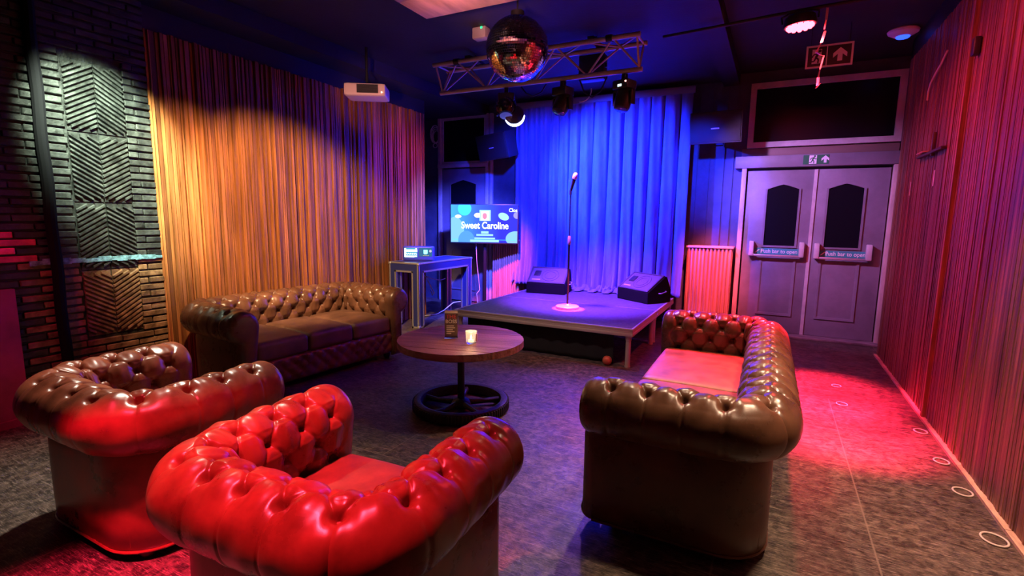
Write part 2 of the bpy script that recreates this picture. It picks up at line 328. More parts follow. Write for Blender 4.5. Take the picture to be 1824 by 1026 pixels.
# brick wall with herringbone tile panel
def brick_wall():
    BK = mat('black_painted_brick', (.030,.034,.030), .40, var=.6, vscale=(14,14,14), bump=.35, bscale=55, rvar=.1, tint=True)
    m = MB(); m.tint = .5; m.box(XL-.14, XL-.012, -2.0, 2.29, 0, CZ)
    BB = MB()  # brown lower courses
    RB = MB()  # red painted patch
    RD = MB()
    z = 0; row = 0; h = .049
    while z < 2.95:
        y = -2.0 - (row % 2)*.11
        while y < 2.28:
            ya, yb = max(-2.0, y+.004), min(2.285, y+.216)
            if yb-ya > .02:
                spans = [(ya, yb)]
                if z+h > .49 and z < 2.44:     # leave the tile panel free
                    spans = [(ya, min(yb, 1.745)), (max(ya, 2.115), yb)]
                for a, c2 in spans:
                    if c2-a < .015: continue
                    d = random.uniform(.0, .016); 
                    tgt = m
                    if z < 1.03 and 1.47 < (a+c2)/2: tgt = BB
                    elif 1.03 <= z < 1.27 and (a+c2)/2 < 1.46 and a > .8: tgt = RB
                    tgt.tint = random.uniform(.65, 1.35)
                    jz = random.uniform(-.003,.003)
                    tgt.bbox(XL-.02, XL+d, a, c2, z+.005+jz, z+h-.004+jz, .004, seg=1)
            y += .220
        z += h + .004; row += 1
    # herringbone tiles: diagonal ribs clipped to each tile
    for r_ in range(4):
        z1 = 2.43-.485*r_; z0 = z1-.475
        for cidx in range(2):
            a0 = 1.755+cidx*.18; a1 = a0+.172; sg = 1 if (cidx+r_) % 2 == 0 else -1   # sg: ribs rise with +y
            tgt = m if r_ < 3 else BB
            tgt.tint = .7; tgt.box(XL-.02, XL-.004, a0, a1, z0, z1)
            p = .034; k = -8
            wy = a1-a0; slope = .62
            while True:
                zb = z0 + k*p; k += 1
                if zb > z1+.2: break
                # rib as a quad strip from (a0) to (a1), clipped in z
                za_, zb_ = (zb, zb+slope*wy) if sg > 0 else (zb+slope*wy, zb)
                n = 8; pts = []
                for i in range(n+1):
                    t = i/n; yy = a0+wy*t; zz = za_+(zb_-za_)*t
                    if z0+.004 <= zz and zz+.022 <= z1-.002: pts.append((yy, zz))
                if len(pts) < 2: continue
                tgt.tint = random.uniform(.8, 1.3)
                d = .014
                (ya, zA), (yb, zB) = pts[0], pts[-1]
                v = [(XL-.005,ya,zA),(XL-.005,yb,zB),(XL-.005,yb,zB+.024),(XL-.005,ya,zA+.024),(XL+d,ya,zA+.005),(XL+d,yb,zB+.005),(XL+d,yb,zB+.019),(XL+d,ya,zA+.019)]
                tgt.add(v, [(4,5,6,7),(0,1,5,4),(2,3,7,6),(1,2,6,5),(3,0,4,7)])
    o = struct(m.build('wall_left', BK, smooth=0))
    struct(BB.build('wall_left_lower_brick', mat('brown_glazed_brick', (.20,.115,.055), .36, var=.55, vscale=(14,14,14), bump=.3, bscale=55, rvar=.1, tint=True), smooth=0))
    struct(RB.build('wall_left_painted_brick', mat('red_painted_brick', (.80,.07,.13), .5, var=.3, vscale=(14,14,14), bump=.3, bscale=55, tint=True), smooth=0))
    # worn blue paint line above the brown courses
    bl = MB(); y = 1.47
    while y < 2.28:
        wd = random.uniform(.03,.09); bl.box(XL+.0, XL+.019, y, min(2.28, y+wd), 1.035+random.uniform(0,.012), 1.062+random.uniform(0,.02)); y += wd
    struct(bl.build('trim_1', mat('worn_blue_paint', (.16,.36,.42), .5, var=.6, vscale=(30,30,30)), smooth=0), 'worn blue paint line across the brick')
    mg = MB().box(XL-.01, XL+.045, -1.9, 1.37, 0, .90); mg.box(XL-.01, XL+.06, -1.9, 1.42, 0, .05)
    struct(mg.build('trim_2', mat('magenta_lit_wall_panel', (.34,.035,.13), .5, var=.3, vscale=(4,4,4)), smooth=0), 'wall panel at the left edge with magenta light put into its colour')  # magenta light painted into the panel's base colour
brick_wall()
p = MB(); p.tube([(XL+.035, 1.60+.004*math.sin(i*1.3), 2.9-2.9*i/24) for i in range(25)], .034, 10)
tag(p.build('drain_pipe', mat('matt_black_pipe', (.006,.006,.007), .8, spec=.1)), 'black vertical pipe running down the brick wall beside the herringbone tiles', 'pipe')

# ------------------------------------------------------------------ doors and transoms on the back wall
def arch_poly(x0, x1, z0, z1, rise):
    n = 8; pts = [(x0, z0), (x1, z0), (x1, z1-rise)]
    xm = (x0+x1)/2
    for i in range(1, n): t = i/n; pts.append((x1+(x0-x1)*t, z1-rise+rise*(1-abs(2*t-1)**1.2)))
    pts.append((x0, z1-rise)); return pts
def ring_poly(m, outer, inner, y0, y1):
    n = len(outer)
    v = [(x,y0,z) for x,z in outer]+[(x,y0,z) for x,z in inner]+[(x,y1,z) for x,z in outer]+[(x,y1,z) for x,z in inner]
    f = []
    for i in range(n):
        j = (i+1) % n
        f += [(i,j,n+j,n+i), (2*n+i,3*n+i,3*n+j,2*n+j), (i,2*n+i,2*n+j,j), (n+i,n+j,3*n+j,3*n+i)]
    m.add(v, f)
def grow(poly, d):
    cx = sum(p[0] for p in poly)/len(poly); cz = sum(p[1] for p in poly)/len(poly)
    hx = max(abs(p[0]-cx) for p in poly); hz = max(abs(p[1]-cz) for p in poly)
    return [(cx+(x-cx)*(hx+d)/hx, cz+(z-cz)*(hz+d)/hz) for x, z in poly]
def door_leaf(name, x0, x1, z0, z1, wx0, wx1, label):
    yF = YB-.055
    d = struct(MB().bbox(x0, x1, yF, YB-.005, z0, z1, .004).build(name, DOORM), label)
    pl = arch_poly(wx0, wx1, 1.10, 1.83, .055)
    MB().prism(pl, yF-.004, yF+.01).build('glass_pane', GLASS, d, smooth=0)
    m = MB(); ring_poly(m, grow(pl, .022), pl, yF-.016, yF); m.build('glazing_bead', DOORM, d)
    m = MB(); m.frame(wx0-.03, wx1+.03, .24, .94, .022, yF-.014, yF); m.frame(wx0-.01, wx1+.01, .26, .92, .010, yF-.008, yF); m.build('panel_moulding', DOORM, d)
    return d
dl = door_leaf('door_1', -.33, .385, .03, 2.0, -.10, .235, 'left leaf of the grey double exit door')
dr = door_leaf('door_2', .395, 1.105, .03, 2.0, .535, .875, 'right leaf of the grey double exit door')
MB().box(.375, .41, YB-.07, YB-.055, .03, 2.0).build('meeting_strip', FRAMEW, dr, smooth=0)
# text as mesh
def text(body, size, m, parent, loc, rot=(PI/2,0,0), name='lettering', ext=.001, off=.0, align='CENTER', sx=1, label=None):
    cu = bpy.data.curves.new(name, 'FONT'); cu.body = body; cu.size = size; cu.extrude = ext; cu.offset = off; cu.align_x = align; cu.align_y = 'CENTER'
    o = bpy.data.objects.new(name, cu); COL.objects.link(o)
    dg = bpy.context.evaluated_depsgraph_get(); me = bpy.data.meshes.new_from_object(o.evaluated_get(dg))
    bpy.data.objects.remove(o); me.materials.clear(); me.materials.append(m); me.name = name
    q = bpy.data.objects.new(name, me); q.location = loc; q.rotation_euler = rot; q.scale = (sx, 1, 1); link(q, parent)
    if label: q['label'] = label
    return q
TEALS = mat('push_sign_teal', (.05,.30,.30), .4)
for leaf, xa, xb, dz in ((dl, -.25, .335, 0), (dr, .445, 1.0, -.005)):
    yF = YB-.055
    m = MB().bbox(xa, xb, yF-.075, yF-.045, .965+dz, .99+dz, .006)
    bar = m.build('push_bar', mat('bar_metal', (.45,.40,.45), .35, metal=.5), leaf); bar['label'] = 'push bar across the door leaf'
    for x in (xa, xb-.045): MB().bbox(x-.005, x+.05, yF-.085, yF, .97+dz, 1.15+dz, .010).build('bar_housing', FRAMEW, bar)
    MB().box(xa+.05, xb-.05, yF-.006, yF-.001, .99+dz, 1.065+dz).build('sign_plate', TEALS, bar, smooth=0)
    text('Push bar to open', .066, SIGNW, bar, ((xa+xb)/2+.035, yF-.008, 1.028+dz), off=.0008, sx=.86)
    t = MB(); t.prism([(0,0),(.012,.0),(.055,.036),(.045,.044)], -.001, .001, Matrix.Translation((xa+.062, yF-.008, 1.008+dz))); t.box(xa+.128, xa+.132, yF-.009, yF-.007, 1.0+dz, 1.06+dz)
    t.build('arrow_mark', SIGNW, bar, smooth=0)
# frame, header, threshold
m = MB(); m.bbox(-.40, -.345, YB-.10, YB, 0, 2.06, .006); m.bbox(1.118, 1.17, YB-.10, YB, 0, 2.06, .006)
struct(m.build('trim_3', mat('pink_grey_door_jamb', (.48,.36,.34), .5, var=.2, vscale=(9,9,3))), 'pale door jambs of the double exit door')
struct(MB().bbox(-.48, 1.20, YB-.115, YB, 2.03, 2.17, .006).build('trim_4', DOORM), 'grey header board over the double exit door')
m = MB().bbox(-.42, 1.16, YB-.02, YB, 2.17, 2.27, .004); struct(m.build('trim_5', mat('brown_lintel', (.22,.13,.12), .5)), 'brown lintel strip under the transom')
struct(MB().bbox(-.42, 1.15, YB-.22, YB-.005, 0, .028, .006).build('trim_6', mat('threshold_wood', (.20,.15,.17), .55, var=.4, vscale=(6,20,6))), 'worn threshold under the double exit door')
wn = struct(MB().box(-.30, 1.10, YB-.035, YB-.005, 2.33, 2.97).build('window_1', GLASS, smooth=0), 'dark transom pane above the double exit door')
m = MB(); m.frame(-.365, 1.155, 2.275, 3.025, .062, YB-.075, YB); m.frame(-.315, 1.105, 2.325, 2.975, .014, YB-.05, YB-.02); m.build('window_frame', FRAMEW, wn)
# left door behind the screen
dx0, dx1 = -4.90, -4.08
d3 = struct(MB().bbox(dx0, dx1, YB-.045, YB-.005, .02, 2.16, .004).build('door_3', DOORM), 'grey door behind the television screen')
pl = arch_poly(dx0+.17, dx1-.17, .98, 1.98, .07)
MB().prism(pl, YB-.052, YB-.03).build('glass_pane', GLASS, d3, smooth=0)
m = MB(); ring_poly(m, grow(pl, .02), pl, YB-.06, YB-.045); m.build('glazing_bead', DOORM, d3)
MB().frame(dx0+.17, dx1-.17, .2, .86, .02, YB-.058, YB-.045).build('panel_moulding', DOORM, d3)
m = MB(); m.bbox(dx0-.07, dx0-.01, YB-.075, YB, 0, 2.98, .005); m.bbox(dx1+.01, dx1+.06, YB-.075, YB, 0, 2.98, .005); m.bbox(dx1+.075, dx1+.12, YB-.05, YB, 0, 2.98, .005); m.bbox(dx0-.07, dx1+.06, YB-.085, YB, 2.18, 2.24, .005)
struct(m.build('trim_7', FRAMEW), 'pale frame around the door behind the screen')
w2 = struct(MB().box(dx0+.02, dx1-.02, YB-.03, YB-.004, 2.25, 2.92).build('window_2', GLASS, smooth=0), 'dark transom pane above the door behind the screen')
MB().frame(dx0-.01, dx1+.01, 2.24, 2.96, .035, YB-.06, YB-.002).build('window_frame', FRAMEW, w2)
# boarding on the blue wall beside the double door
m = MB()
for x in (-.95, -.80, -.63, -.52): m.box(x, x+.012, YB-.014, YB, 1.07, 3.0)
struct(m.build('trim_8', BLUEW, smooth=0), 'vertical boarding on the blue wall beside the double door')

# fluted panels either side of the curtain
def fluted(name, label, x0, x1, z1, dep, n):
    y1 = YB; y0 = YB-dep
    t = thing(name, label, 'panel', ((x0+x1)/2, YB-dep/2, 0))
    hx = (x1-x0)/2; hy = dep/2
    m = MB().box(-hx, hx, -hy+.012, hy, 0, z1-.02)
    step = 2*hx/n
    for i in range(n):
        cx = -hx+step*(i+.5); pts = []
        for k in range(7): a = PI*k/6; pts.append((cx+step*.40*math.cos(a), -hy+.012-.022*math.sin(a)))
        v = [(x, y, 0.004) for x, y in pts]+[(x, y, z1-.02) for x, y in pts]
        m.add(v, [(k+1, k, 7+k, 8+k) for k in range(6)]+[tuple(range(7)), tuple(range(13,6,-1))])
    m.build('fluted_board', FLUTE, t, smooth=50)
    MB().bbox(-hx-.01, hx+.01, -hy-.02, hy, z1-.02, z1+.005, .004).build('cap_rail', mat('cap_rail_wood', (.55,.36,.30), .45), t)
fluted('fluted_wall_panel', 'reddish fluted wood wall panel between the stage and the grey double door', -.97, -.43, 1.065, .2, 12)
fluted('fluted_wall_panel', 'red fluted wood wall panel under the television at the stage left edge', -3.86, -3.40, 1.06, .2, 12)

# ------------------------------------------------------------------ curtain
def curtain():
    x0, x1, z0, z1 = -3.50, -1.02, .40, 3.0
    nx, nz = 620, 60
    xs = np.linspace(x0, x1, nx)
    # irregular folds: deeper and wider towards the right
    ph = np.zeros(nx); amp = np.zeros(nx); p_ = 0
    for i, x in enumerate(xs):
        t = (x-x0)/(x1-x0)
        wl = .165+.03*math.sin(x*5.1)+.04*t
        p_ += (xs[1]-xs[0])/wl; ph[i] = p_*2*PI; amp[i] = .022+.082*t**1.0+.008*math.sin(x*7.7)
    P = np.zeros((nx, nz, 3))
    for j in range(nz):
        zt = j/(nz-1); z = z0+(z1-z0)*zt
        sway = .006*np.sin(ph*.37+zt*3)*(1-zt)
        a = amp*(1.15-.35*zt)
        fold = 2*np.abs(np.sin(ph/2+.08*math.sin(zt*4)))**.5-1
        crm = (1-zt)**8*(.05*np.sin(ph*1.7+2)+.035*np.sin(ph*3.1))
        P[:, j, 0] = xs+sway-.022*np.sin(ph)*(amp/.10)
        P[:, j, 1] = YB-.145 - a*fold + .01*np.sin(ph*2.3+zt*5) - np.maximum(crm, -.02) - .05*(1-zt)**6
        P[:, j, 2] = z + (1-zt)**10*np.maximum(0, .03*np.sin(ph*1.3))
    t = thing('stage_curtain', 'long blue pleated curtain hanging behind the stage', 'curtain', (0,0,0))
    o = MB().grid(P).build('curtain_drape', CURT, t, smooth=180)
    sm = o.modifiers.new('solid', 'SOLIDIFY'); sm.thickness = .004; sm.offset = 1
    # crumpled hem spilling on the stage
    xs2 = np.linspace(-2.55, -1.62, 150); Q = np.zeros((150, 16, 3))
    for j in range(16):
        v = j/15
        Q[:, j, 0] = xs2+.02*np.sin(xs2*60+v*5)
        Q[:, j, 1] = YB-.20-.17*v*(1+.35*np.sin(xs2*31))
        Q[:, j, 2] = .392+np.abs(.05*np.sin(xs2*43+v*3.5)*np.sin(v*PI)+.03*np.sin(xs2*77-v*6)*(1-v))+.05*(1-v)**2
    o = MB().grid(Q, True).build('curtain_hem', CURT, t, smooth=180); sm = o.modifiers.new('solid', 'SOLIDIFY'); sm.thickness = .004
    r = MB().bbox(x0-.02, x1+.04, YB-.25, YB-.21, 2.955, 3.035, .01); r.box(x0-.02, x1+.04, YB-.256, YB-.25, 2.945, 2.957)
    r.build('pelmet_rail', mat('pelmet_blue', (.16,.17,.26), .5), t)
curtain()

# ------------------------------------------------------------------ stage
def stage():
    x0, x1, y0, y1, H = -3.08, -1.09, 4.58, 6.74, .38
    t = thing('stage', 'low portable stage with dark deck and pale metal edge in front of the blue curtain', 'stage', (x0, y0, 0))
    W = x1-x0; mid = 1.12; D = y1-y0
    for a, b_ in ((0, mid-.002), (mid+.002, D)):
        dk = MB().bbox(.022, W-.022, a+.022, b_-.006, H-.05, H, .002).build('deck', STAGEM, t)
        m = MB()
        for (xa, xb, ya, yb) in ((0, W, a, a+.02), (0, .02, a+.02, b_), (W-.02, W, a+.02, b_)):
            if ya == a and a > 0: 
                m.box(xa+.02, xb-.02, ya, ya+.006, H-.03, H+.001); continue
            m.bbox(xa, xb, ya, yb, H-.075, H-.042, .004); m.bbox(xa+.004, xb-.004, ya+.004, yb, H-.044, H-.016, .002); m.bbox(xa, xb, ya, yb, H-.018, H+.002, .003)
        m.build('edge_rail', STEELW, dk)
    for (x, y) in ((W-.05, .05), (W-.05, mid-.06), (W-.05, mid+.06), (W-.05, D-.05), (.05, .05), (.05, mid), (.05, D-.05)):
        lg = MB().cyl((x, y, .012), (x, y, H-.07), .024, 20); lg.cyl((x, y, H-.12), (x, y, H-.06), .029, 20); lg.cyl((x, y, 0), (x, y, .014), .028, 16)
        lg.build('leg', STEELW, t)
    sk = MB()
    pts = []
    n = 80
    for i in range(n+1):
        u = i/n; pts.append((.12+(W-.32)*u, .10+.008*math.sin(u*55)))
    P = np.array([[(x, y, z) for z in np.linspace(.005, H-.08, 8)] for x, y in pts]); sk.grid(P, True)
    o = sk.build('skirt', mat('black_skirt_cloth', (.010,.010,.012), .85), t); s_ = o.modifiers.new('solid','SOLIDIFY'); s_.thickness = .006
    return t
stage()
b = MB().rbox(0, 0, .045, .045, .045, .045, .044, n=8)
o = b.build('ball', mat('orange_red_ball', (.55,.12,.06), .45), smooth=180, loc=(-1.33, 4.60, 0)); tag(o, 'small reddish ball on the floor under the stage front edge', 'ball')

# stage monitors (wedges)
def wedge(name, label, loc, rz, grp):
    t = thing(name, label, 'speaker', loc, rz, grp)
    # side profile in y (depth), z; front is -y
    W = .54; prof = [(-.19, 0), (.17, 0), (.17, .10), (.03, .335), (-.005, .335), (-.19, .125)]
    prof = [(-.20,0.0),(.19,0.0),(.19,.16),(.115,.315),(.085,.325),(-.20,.135)]
    m = MB(); n = len(prof)
    v = [(-W/2, y, z) for y, z in prof]+[(W/2, y, z) for y, z in prof]
    m.add(v, [tuple(range(n)), tuple(range(2*n-1, n-1, -1))]+[(i, n+i, n+(i+1)%n, (i+1)%n) for i in range(n)])
    m.f = [f[::-1] for f in m.f]
    cab = m.build('cabinet', mat('speaker_carpet', (.006,.006,.007), .8, spec=.12, bump=.3, bscale=200), t, smooth=0)
    bv = cab.modifiers.new('bevel', 'BEVEL'); bv.width = .008; bv.segments = 2
    # sloped front grille: plane from (-.20,.135) to (.085,.325)
    a = math.atan2(.19, .285); L = math.hypot(.285, .19)
    mt = Matrix.Translation((0, -.20, .135)) @ Matrix.Rotation(a, 4, 'X')
    GR = mat('speaker_grille', (.13,.12,.14), .5, metal=.2, bump=.5, bscale=420)
    MB().box(-W/2+.03, W/2-.03, .025, L-.022, .001, .010, mt).build('grille', GR, t, smooth=0)
    f = MB()
    for q in ((-W/2+.008, W/2-.008, .004, .024), (-W/2+.008, W/2-.008, L-.022, L-.004), (-W/2+.008, -W/2+.03, .024, L-.022), (W/2-.03, W/2-.008, .024, L-.022)): f.bbox(*q, 0, .018, .004, mt)
    f.build('grille_frame', mat('speaker_edge', (.06,.055,.065), .5), t)
    for r_ in (.118, .075):
        m = MB(); m.tube([mt @ Vector((.03+r_*math.cos(i*PI/20), L/2+r_*math.sin(i*PI/20), .012)) for i in range(40)], .005, 6, True); m.build('woofer_ring', GR, t)
    MB().bbox(-.20, -.11, L/2-.02, L/2+.085, .006, .018, .005, mt).build('horn', BLKP, t)
    MB().bbox(-.06, .06, -.012, .012, .009, .014, .003, mt @ Matrix.Translation((-.15, L/2-.10, 0))).build('badge', FRAMEW, t)
    MB().tube([(W/2, -.02, .12), (W/2+.03, -.01, .12), (W/2+.03, .08, .14), (W/2, .09, .14)], .007).build('side_handle', ALU, t)
    return t
wedge('stage_monitor', 'black wedge monitor speaker on the stage left of the microphone stand', (-2.70, 6.36, .382), R(8), 'stage monitor speakers')
wedge('stage_monitor', 'black wedge monitor speaker angled on the stage right corner', (-1.40, 6.36, .382), R(-33), 'stage monitor speakers')

# microphone stand
t = thing('microphone_stand', 'straight microphone stand with round base at the middle of the stage', 'microphone stand', (-2.02, 5.30, .382))
MB().lathe([(0,0),(.128,0),(.132,.006),(.132,.022),(.122,.030),(.03,.038),(.018,.05),(0,.05)], 40).build('round_base', mat('cast_base', (.5,.42,.42), .3, metal=.4), t)
MB().cyl((0,0,.04), (0,0,.80), .011, 14).build('lower_tube', BLKM, t)
MB().lathe([(0,.72),(.016,.72),(.019,.74),(.019,.80),(.014,.82),(0,.82)], 18).build('clutch', mat('clutch_grip', (.55,.42,.5), .4), t)
MB().cyl((0,0,.8), (0,0,1.29), .0075, 12).build('upper_tube', BLKM, t)
MB().cyl((0,0,1.27), (0,-.002,1.32), .014, 12).build('microphone_clip', BLKP, t)
mc = thing('microphone', 'silver ball head microphone in the clip on top of the stand', 'microphone', (-2.02, 5.30, 1.69))
Mx = Matrix.Rotation(R(16), 4, 'Y')
MB().lathe([(0,0),(.011,0),(.014,.02),(.020,.12),(.022,.135)], 20, Mx).build('handle', BLKM, mc)
MB().lathe([(.0215,.132),(.0275,.140),(.0275,.148),(.029,.165),(.027,.185),(.019,.202),(.008,.209),(0,.21)], 24, Mx).build('grille_head', mat('steel_mesh', (.75,.72,.72), .35, metal=.6, bump=.4, bscale=900), mc, smooth=180)

# ------------------------------------------------------------------ flight-case table
def case_table():
    X0, X1, Y0, Y1, H = -4.30, -3.84, 4.93, 6.16, .825
    t = thing('flight_case_table', 'dark flight case table with silver edges beside the stage left corner', 'table', ((X0+X1)/2, (Y0+Y1)/2, 0))
    hx = (X1-X0)/2; hy = (Y1-Y0)/2; e = .020; th = .004; lw = .105; rh = .085
    m = MB().box(-hx+.004, hx-.004, -hy+.004, hy-.004, H-.02, H-.003); m.build('table_top', CASE, t, smooth=0)
    A = MB()   # edge trims of the top
    for s in (-1, 1):
        A.bbox(-hx, hx, min(s*hy, s*(hy-e)), max(s*hy, s*(hy-e)), H-.004, H, .001); A.bbox(min(s*hx, s*(hx-e)), max(s*hx, s*(hx-e)), -hy, hy, H-.004, H, .001)
        A.bbox(-hx, hx, min(s*hy, s*(hy+th)), max(s*hy, s*(hy+th)), H-e, H, .001); A.bbox(min(s*hx, s*(hx+th)), max(s*hx, s*(hx+th)), -hy, hy, H-e, H, .001)
    A.build('top_edge_trim', ALU, t)
    for s in (-1, 1):
        r_ = MB().box(-hx+lw, hx-lw, min(s*hy, s*(hy-.012)), max(s*hy, s*(hy-.012)), H-rh-.02, H-.015); o = r_.build('apron', CASE, t, smooth=0)
        MB().box(-hx+lw-e, hx-lw+e, min(s*(hy+th), s*(hy-e)), max(s*(hy+th), s*(hy-e)), H-rh-.04, H-rh-.018).build('edge_trim', ALU, o, smooth=0)
        r_ = MB().box(min(s*hx, s*(hx-.012)), max(s*hx, s*(hx-.012)), -hy+lw, hy-lw, H-rh-.02, H-.015); o = r_.build('apron', CASE, t, smooth=0)
        MB().box(min(s*(hx+th), s*(hx-e)), max(s*(hx+th), s*(hx-e)), -hy+lw-e, hy-lw+e, H-rh-.04, H-rh-.018).build('edge_trim', ALU, o, smooth=0)
    for sx in (-1, 1):
        for sy in (-1, 1):
            xa, xb = sorted((sx*hx, sx*(hx-lw))); ya, yb = sorted((sy*hy, sy*(hy-lw)))
            lg = MB().box(xa, xb, ya, yb, .004, H-.02).build('leg', CASE, t, smooth=0)
            m = MB()
            for (cx, cy) in ((xa, ya), (xa, yb), (xb, ya), (xb, yb)):
                ox = 1 if cx == xa else -1; oy = 1 if cy == ya else -1
                top = H-.02 if (abs(cx) > hx-.01 and abs(cy) > hy-.01) else H-rh-.02
                m.box(*sorted((cx-ox*th, cx+ox*e)), *sorted((cy-oy*th, cy)), .004, top); m.box(*sorted((cx-ox*th, cx)), *sorted((cy-oy*th, cy+oy*e)), .004, top)
            m.box(xa-th, xb+th, ya-th, yb+th, .004, .024)
            m.build('edge_trim', ALU, lg, smooth=0)
            for z in (.02, H-.018): MB().rbox(sx*(hx-.008), sy*(hy-.008), z, .020, .020, .018, .012, n=3).build('corner_cap', ALU, lg, smooth=60)
    return t
case_table()

# two-screen player on the case table
def player():
    t = thing('karaoke_player', 'blue two-screen player unit standing on the flight case table', 'player', (-4.04, 5.20, .827), R(27))
    BL = mat('blue_plastic_case', (.05,.06,.42), .4)
    w_ = .40; h_ = .185
    tilt = Matrix.Rotation(R(-12), 4, 'X')
    MB().rbox(0, .0, h_/2+.004, w_/2, .035, h_/2, .012, n=4).build('case', BL, t, smooth=60)
    SW = emis('bright_screen_white', (.75,.92,1), 2.6); SB = emis('dark_blue_screen', (.01,.10,.22), 1.4); SC1 = emis('cyan_icon', (.25,.9,1), 2.2)
    y = -.0365
    a = MB().box(-.18, -.012, y, y+.004, .045, .165).build('screen', emis('list_screen', (.03,.25,.4), 1.6), t, smooth=0); a['label'] = 'bright left screen'
    m = MB(); m.box(-.178, -.158, y-.001, y, .05, .162); m.box(-.155, -.014, y-.001, y, .115, .145); m.box(-.176, -.05, y-.001, y, .047, .068); m.box(-.045, -.02, y-.001, y, .052, .07); m.box(-.035, -.018, y-.001, y, .152, .162)
    for k in range(6): m.prism([(0,0),(.013,0),(.003,.02),(-.008,.02)], 0, .001, Matrix.Translation((-.146+k*.023, y-.001, .082)))
    m.build('screen_rows', SW, a, smooth=0)
    b_ = MB().box(.008, .178, y, y+.004, .06, .168).build('screen', SB, t, smooth=0); b_['label'] = 'dark right screen'
    m = MB(); m.bbox(.068, .118, y-.0012, y, .095, .143, .0005); m.box(.074, .108, y-.001, y, .088, .096); m.build('app_icon', SC1, b_, smooth=0)
    m = MB().lathe([(0,0),(.017,0)], 20, Matrix.Translation((.155, y-.001, .128)) @ Matrix.Rotation(PI/2, 4, 'X')); m.build('screen_bubble', emis('pale_bubble', (.55,.55,.75), 1), b_, smooth=0)
    m = MB()
    for k in range(4): m.box(.06+k*.02, .076+k*.02, y-.001, y, .066, .074)
    m.build('screen_caption', emis('caption_tan', (.55,.5,.3), .8), b_, smooth=0)
player()

